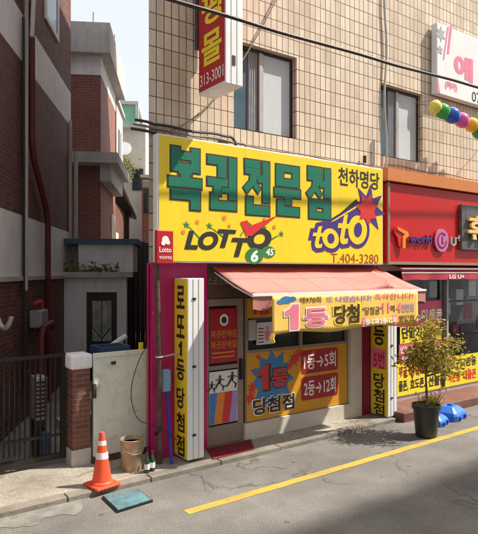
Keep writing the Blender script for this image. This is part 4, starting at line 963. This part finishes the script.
# portal building closing the side of the alley
po = alley_thing('portal_building', 'low grey rendered entrance building with dark doorway and blue roof edge', 'building', 4.4, 0)
fc = MB(); fc.box(0, .25, -.48, .35, .05, 2.38).box(0, .25, -1.36, -1.15, .05, 2.38).box(0, .25, -1.15, -.48, 2.05, 2.38)
fc.build('front_wall', M_white, po, world=False)
MB().box(-.15, .3, -1.5, .4, 2.381, 2.5).build('lintel_slab', M_grey, po, world=False)
MB().box(.05, 1.4, -1.5, -.3, 2.501, 3.12).build('upper_wall', M_white, po, world=False)
MB().box(-.05, 1.5, -1.62, .3, 3.121, 3.24).build('roof', M_roofblue, po, world=False)
MB().box(.251, 2.5, -1.36, .3, .05, 2.38).build('dark_room', M_dark, po, world=False)
d_ = MB().box(.1, .15, -1.15, -.48, .05, 2.05).build('door', M_frame, po, world=False)
MB().box(.085, .099, -1.02, -.6, .95, 1.85).build('pane', M_film, d_, world=False)
gr = MB(); gr.tube([(.075, -.81, .95), (.075, -.81, 1.85)], .012, 5).tube([(.075, -.81, 1.0), (.075, -.62, 1.25)], .012, 5).tube([(.075, -.81, 1.0), (.075, -1.0, 1.25)], .012, 5); gr.build('grille', mat('green_iron', (.02, .12, .07), .5, .1, 4, 0), d_, world=False)
# weeds on the lintel
def leaves(n, fn, size, rnd):
    q = MB()
    for _ in range(n):
        c = Vector(fn()); a = Vector((rnd.gauss(0, 1), rnd.gauss(0, 1), rnd.gauss(0, 1))).normalized(); s_ = size * rnd.uniform(.6, 1.3)
        bq_ = a.cross(Vector((rnd.gauss(0, 1), rnd.gauss(0, 1), rnd.gauss(0, 1)))).normalized(); nn = a.cross(bq_) * s_ * .12
        q.face([c - a * s_, c - bq_ * s_ * .42 + nn, c + a * s_, c + bq_ * s_ * .42 + nn])
    return q
rnd = random.Random(3)
wd = leaves(260, lambda: (rnd.uniform(-.1, .0), rnd.uniform(-1.2, .3), 2.5 + abs(rnd.gauss(0, .1))), .05, rnd).build('weeds', M_leafg, None); wd.location = AP(4.4, 0); wd.rotation_euler = (0, 0, ANG)
tag(wd, 'dark green weeds growing along the entrance lintel', 'weeds')

# brick block further up the alley
hb2 = alley_thing('brick_block', 'red brick block with grey concrete parapet up the alley', 'building', 7, .43)
MB().box(0, 3.4, 0, 4.5, .05, 7.78).build('wall', M_brickb, hb2, world=False)
MB().box(-.02, 3.42, -.01, 4.5, 7.781, 8.3).build('white_band', M_white, hb2, world=False)
MB().box(-.25, 3.9, -.28, 4.6, 8.301, 9.1).build('parapet', M_grey, hb2, world=False)
MB().box(-.5, 2.8, -.5, 3.2, 5.35, 5.62).build('canopy', M_grey, hb2, world=False)
MB().box(-.3, 2.8, -.3, -.02, 4.9, 5.349).build('canopy_beam', M_grey, hb2, world=False)
f = MB(); f.box(2.2, 3.1, -.03, -.001, 2.9, 4.3); f.build('window', M_cream, hb2, world=False)
for (s_, yv) in [(0, .2), (1.4, -.2), (2.6, .0), (-.1, 1.4)]: MB().tube([(s_, yv, 9.1), (s_ + .05, yv, 9.5)], .012, 5).build('rebar', M_rust, hb2, world=False)
sh = alley_thing('brick_annex', 'dark brick lean-to with a long dark canopy running up the alley', 'building', 10.45, .3)
MB().box(0, 6.5, 0, .7, .05, 4.9).build('wall', M_brick, sh, world=False)
q = MB(); q.face([(-.05, .7, 5.75), (6.6, .7, 5.25), (6.6, -.32, 4.95), (-.05, -.32, 5.5)])
o = q.build('canopy', M_frame, sh, world=False); o.modifiers.new('t', 'SOLIDIFY').thickness = .12
f = MB(); f.box(1.0, 1.9, -.03, -.001, 2.4, 3.9); f.build('window', M_cream, sh, world=False)
wb = alley_thing('white_house', 'white rendered house catching sun beyond the brick block', 'building', 10.9, .42)
MB().box(.1, 2.2, .02, 4, 5.9, 8.3).build('wall', M_cream, wb, world=False); MB().box(0, 2.3, -.06, 4.1, 8.301, 8.42).build('roof', M_grey, wb, world=False)
MB().box(.1, 2.2, .8, 4, .05, 5.899).build('lower_wall', M_cream, wb, world=False)
f = MB(); f.box(.7, 1.5, -.01, .019, 6.5, 7.5); f.build('window', M_darkglass, wb, world=False)
ge = alley_thing('glazed_house', 'pale house with green glazed top floor at the alley end', 'building', 18, 0)
MB().box(0, 5, -.95, 4, .05, 9.3).build('wall', M_cream, ge, world=False)
MB().box(.1, 4.6, -.48, 1.5, 9.301, 10.3).build('green_glazing', M_greenglass, ge, world=False)
MB().box(.0, 4.8, -.62, 2.0, 10.301, 10.45).build('roof', M_grey, ge, world=False)
MB().box(.02, .3, -.62, -.481, 9.301, 10.3).build('corner_post', M_grey, ge, world=False)
MB().box(-.35, 0, -1.0, .5, 9.15, 9.299).build('balcony_slab', M_grey, ge, world=False)
f = MB(); f.box(-.05, -.001, -.85, -.35, 6.3, 7.3); f.build('window', M_darkglass, ge, world=False)
ds = alley_thing('satellite_dish', 'white satellite dish on the pale house at the alley end', 'satellite dish', 17.55, .05)
D = MB(); D.lathe([(.001, 0), (.16, .025), (.3, .09), (.31, .1)], n=20)
for v_ in D.bm.verts: v_.co = Matrix.Rotation(R(-80), 4, 'Y') @ v_.co + Vector((0, 0, 8.1))
D.build('reflector', M_white, ds, smooth=True, world=False); MB().tube([(.08, 0, 8.1), (.44, 0, 7.95)], .03, 6).build('arm', M_alu, ds, world=False)
rb = alley_thing('brick_house', 'narrow red brick house with white air conditioner at the alley end', 'building', 14.5, 1.02)
MB().box(0, 4, -3.2, .0, .05, 6.3).build('wall', M_brickb, rb, world=False); MB().box(-.1, 4, -3.2, .06, 6.301, 6.42).build('roof', M_grey, rb, world=False)
f = MB(); f.box(-.04, -.001, -.3, -.08, 4.9, 5.7); f.build('window', M_darkglass, rb, world=False)
MB().box(-.35, -.03, -.32, -.04, 5.85, 6.15, bevel=.02).build('wall_unit', M_ac, rb, world=False)
bf = alley_thing('shade_fence', 'added dark board fence standing in for shade in the alley beside the entrance building', 'fence', 6.6, 1.15)  # dark boards added where the alley is only in shade
B = MB()
for k in range(7): B.box(0, .04, -.12 * (k + 1) + .004, -.12 * k, .05, 3.3 - .03 * (k % 3))
B.build('boards', M_frame, bf, world=False); MB().box(.041, .09, -.84, 0, 2.6, 2.7).build('rail', M_frame, bf, world=False)
yb = alley_thing('standing_sign', 'narrow pale yellow sign standing deep in the alley', 'sign', 9.5, 2.35)
MB().box(-.05, .05, -.16, .16, .9, 2.3, bevel=.01).build('face', M_cream, yb, world=False); MB().box(-.03, .03, -.03, .03, .05, .899).build('post', M_frame, yb, world=False)
MB().box(-.056, -.051, -.14, .14, 1.95, 2.25).build('plate', M_alu, yb, world=False)
# greenery at the alley end
rnd = random.Random(11)
c = AP(17.3, .0)
sb = thing('shrub', 'small green shrub on the ledge at the alley end', 'shrub', tuple(c))
leaves(420, lambda: (c.x + rnd.gauss(0, .25), c.y + rnd.gauss(0, .25), 7.2 + rnd.gauss(0, .22)), .08, rnd).build('foliage', M_leafg, sb)
MB().tube([(c.x, c.y, .1), (c.x + .05, c.y, 4), (c.x, c.y, 7.2)], [.05, .04, .02], 6).build('stem', M_bark, sb)
bx_ = thing('crate', 'blue plastic crate behind the pale panel', 'crate', (3.05, 7.6, pz))
cb = MB(); cb.box(2.95, 3.4, 7.5, 7.53, 1.2, 1.44).box(2.95, 3.4, 7.87, 7.9, 1.2, 1.44).box(2.95, 2.98, 7.531, 7.869, 1.2, 1.44).box(3.37, 3.4, 7.531, 7.869, 1.2, 1.44).box(2.981, 3.369, 7.531, 7.869, 1.2, 1.23); cb.build('box', M_roofblue, bx_)
MB().box(2.97, 3.38, 7.52, 7.88, .06, 1.199).build('stand', M_frame, bx_)
tag(rebase(MB().tube([(3.32, 6.98, 1.45), (3.32, 6.98, 1.54)], .035, 10).build('yellow_cap', M_posty), (3.32, 6.98, 1.45)), 'small yellow cap on the panel corner post', 'cap')

# ------------------------------------------------------------------ door mat, potted tree, blue weights
tag(rebase(MB().prism([(3.93, 6.12), (4.62, 6.14), (4.85, 6.53), (4.1, 6.53)], .064, .075).build('door_mat', M_mat), (3.93, 6.18, .064)), 'dark red door mat in front of the shop door', 'mat')

tp = thing('potted_tree', 'small golden leaved tree in a black pot at the road edge', 'plant', (7.26, 5.3, 0))
px, py = 7.26, 5.3
MB().lathe([(.15, .004), (.158, .03), (.192, .42), (.212, .425), (.216, .49), (.2, .49), (.192, .45)], (px, py)).build('pot', M_pot, tp, smooth=True)
MB().lathe([(.001, .455), (.1, .452), (.194, .44)], (px, py)).build('soil', M_soil, tp)
rnd = random.Random(21)
tw = MB(); tips = []
tw.tube([(px, py, .4), (px + .015, py, .65), (px + .0, py + .01, .9), (px + .03, py, 1.15)], [.02, .017, .015, .011], 7)
for k in range(24):
    z0 = rnd.uniform(.88, 1.3); a = k * 2.4 + rnd.uniform(-.4, .4); L = rnd.uniform(.24, .48) * (1.0 if z0 < 1.05 else .8); up = rnd.uniform(.12, .6)
    p = Vector((px + .01, py, z0)); pts = [p]
    for j in range(1, 5):
        p = p + Vector(((math.cos(a) + .32) * L / 4, math.sin(a) * L / 4, up * L / 4 * (1.4 - j * .1))); a += rnd.uniform(-.3, .3); pts.append(p.copy())
        if j > 1: tips.append(p.copy())
    tw.tube(pts, [.008, .006, .005, .004, .003], 5)
for k in range(7):
    a = rnd.uniform(0, 6.28); p = Vector((px + .02, py, 1.1)); pts = [p]
    for j in range(1, 5): p = p + Vector((math.cos(a) * .05, math.sin(a) * .05, rnd.uniform(.1, .19))); pts.append(p.copy()); tips.append(p.copy())
    tw.tube(pts, [.009, .007, .005, .004, .003], 5)
tw.build('trunk', M_bark, tp)
def near(sd):
    t = rnd.choice(tips); return (t.x + rnd.gauss(0, sd), t.y + rnd.gauss(0, sd), t.z + rnd.gauss(0, sd))
for m, n in ((M_leaf, 1800), (M_leafg, 650), (M_leafr, 420)):
    o = leaves(n, lambda: near(.08), .036, rnd).build('foliage', m, tp)
q = MB()
for k in range(46):
    a = rnd.uniform(0, 6.28); r_ = rnd.uniform(.02, .16); h = rnd.uniform(.06, .18) * (1.4 if math.cos(a - .3) > .2 else .6); x_, y_ = px + r_ * math.cos(a), py + r_ * math.sin(a); dx, dy = math.cos(a) * h * .5, math.sin(a) * h * .5
    q.tube([(x_, y_, .42), (x_ + dx * .5, y_ + dy * .5, .42 + h * .6), (x_ + dx, y_ + dy, .42 + h)], [.008, .007, .002], 4)
q.build('undergrowth', M_leafg, tp)
leaves(130, lambda: (px + .1 + rnd.gauss(0, .07), py + rnd.gauss(0, .07), .5 + abs(rnd.gauss(0, .06))), .03, rnd).build('undergrowth', M_leaf, tp)

def weight(x_, y_, s_, rz, label):
    t = thing('water_weight', label, 'sign weight', (x_, y_, 0), rz, 'blue plastic weights on the road edge')
    B = MB(); prof = [(1, .004), (1.0, .09), (.92, .13), (.55, .2), (.5, .21)]
    rings = []
    for k, z in prof:
        rings.append([B.bm.verts.new(((u_ * .26) * k * s_, (v_ * .2) * k * s_, z * s_)) for u_, v_ in [(-1, -.8), (-.8, -1), (.8, -1), (1, -.8), (1, .8), (.8, 1), (-.8, 1), (-1, .8)]])
    for A_, B_ in zip(rings, rings[1:]):
        for k in range(8): B.bm.faces.new((A_[k], A_[(k + 1) % 8], B_[(k + 1) % 8], B_[k]))
    B.bm.faces.new(rings[0][::-1]); B.bm.faces.new(rings[-1]); B.build('tank', M_blueplastic, t, world=False)
    MB().lathe([(.045 * s_, .2 * s_), (.045 * s_, .245 * s_), (.03 * s_, .25 * s_), (.001, .25 * s_)], n=14).build('cap', M_blueplastic, t, smooth=True, world=False)
    for sx_ in (-1, 1): MB().box(sx_ * .12 * s_ - .03, sx_ * .12 * s_ + .03, -.235 * s_, -.2 * s_, .02, .07).build('slot', M_bluestick, t, world=False)
weight(7.99, 5.64, .75, .3, 'blue plastic water weight just right of the black pot, the smaller one')
weight(8.52, 5.74, 1.0, .25, 'larger blue plastic water weight in front of the brown step')

# ------------------------------------------------------------------ the building across the street, whose shadow lies on the road
ob = thing('facing_building', 'plain concrete block across the street whose shadow lies on the road', 'building', (6, -6, 0))
MB().prism([(-14, -4.2), (34, -3.2), (34, -14), (-14, -14)], 0, 20).build('wall', M_white, ob)
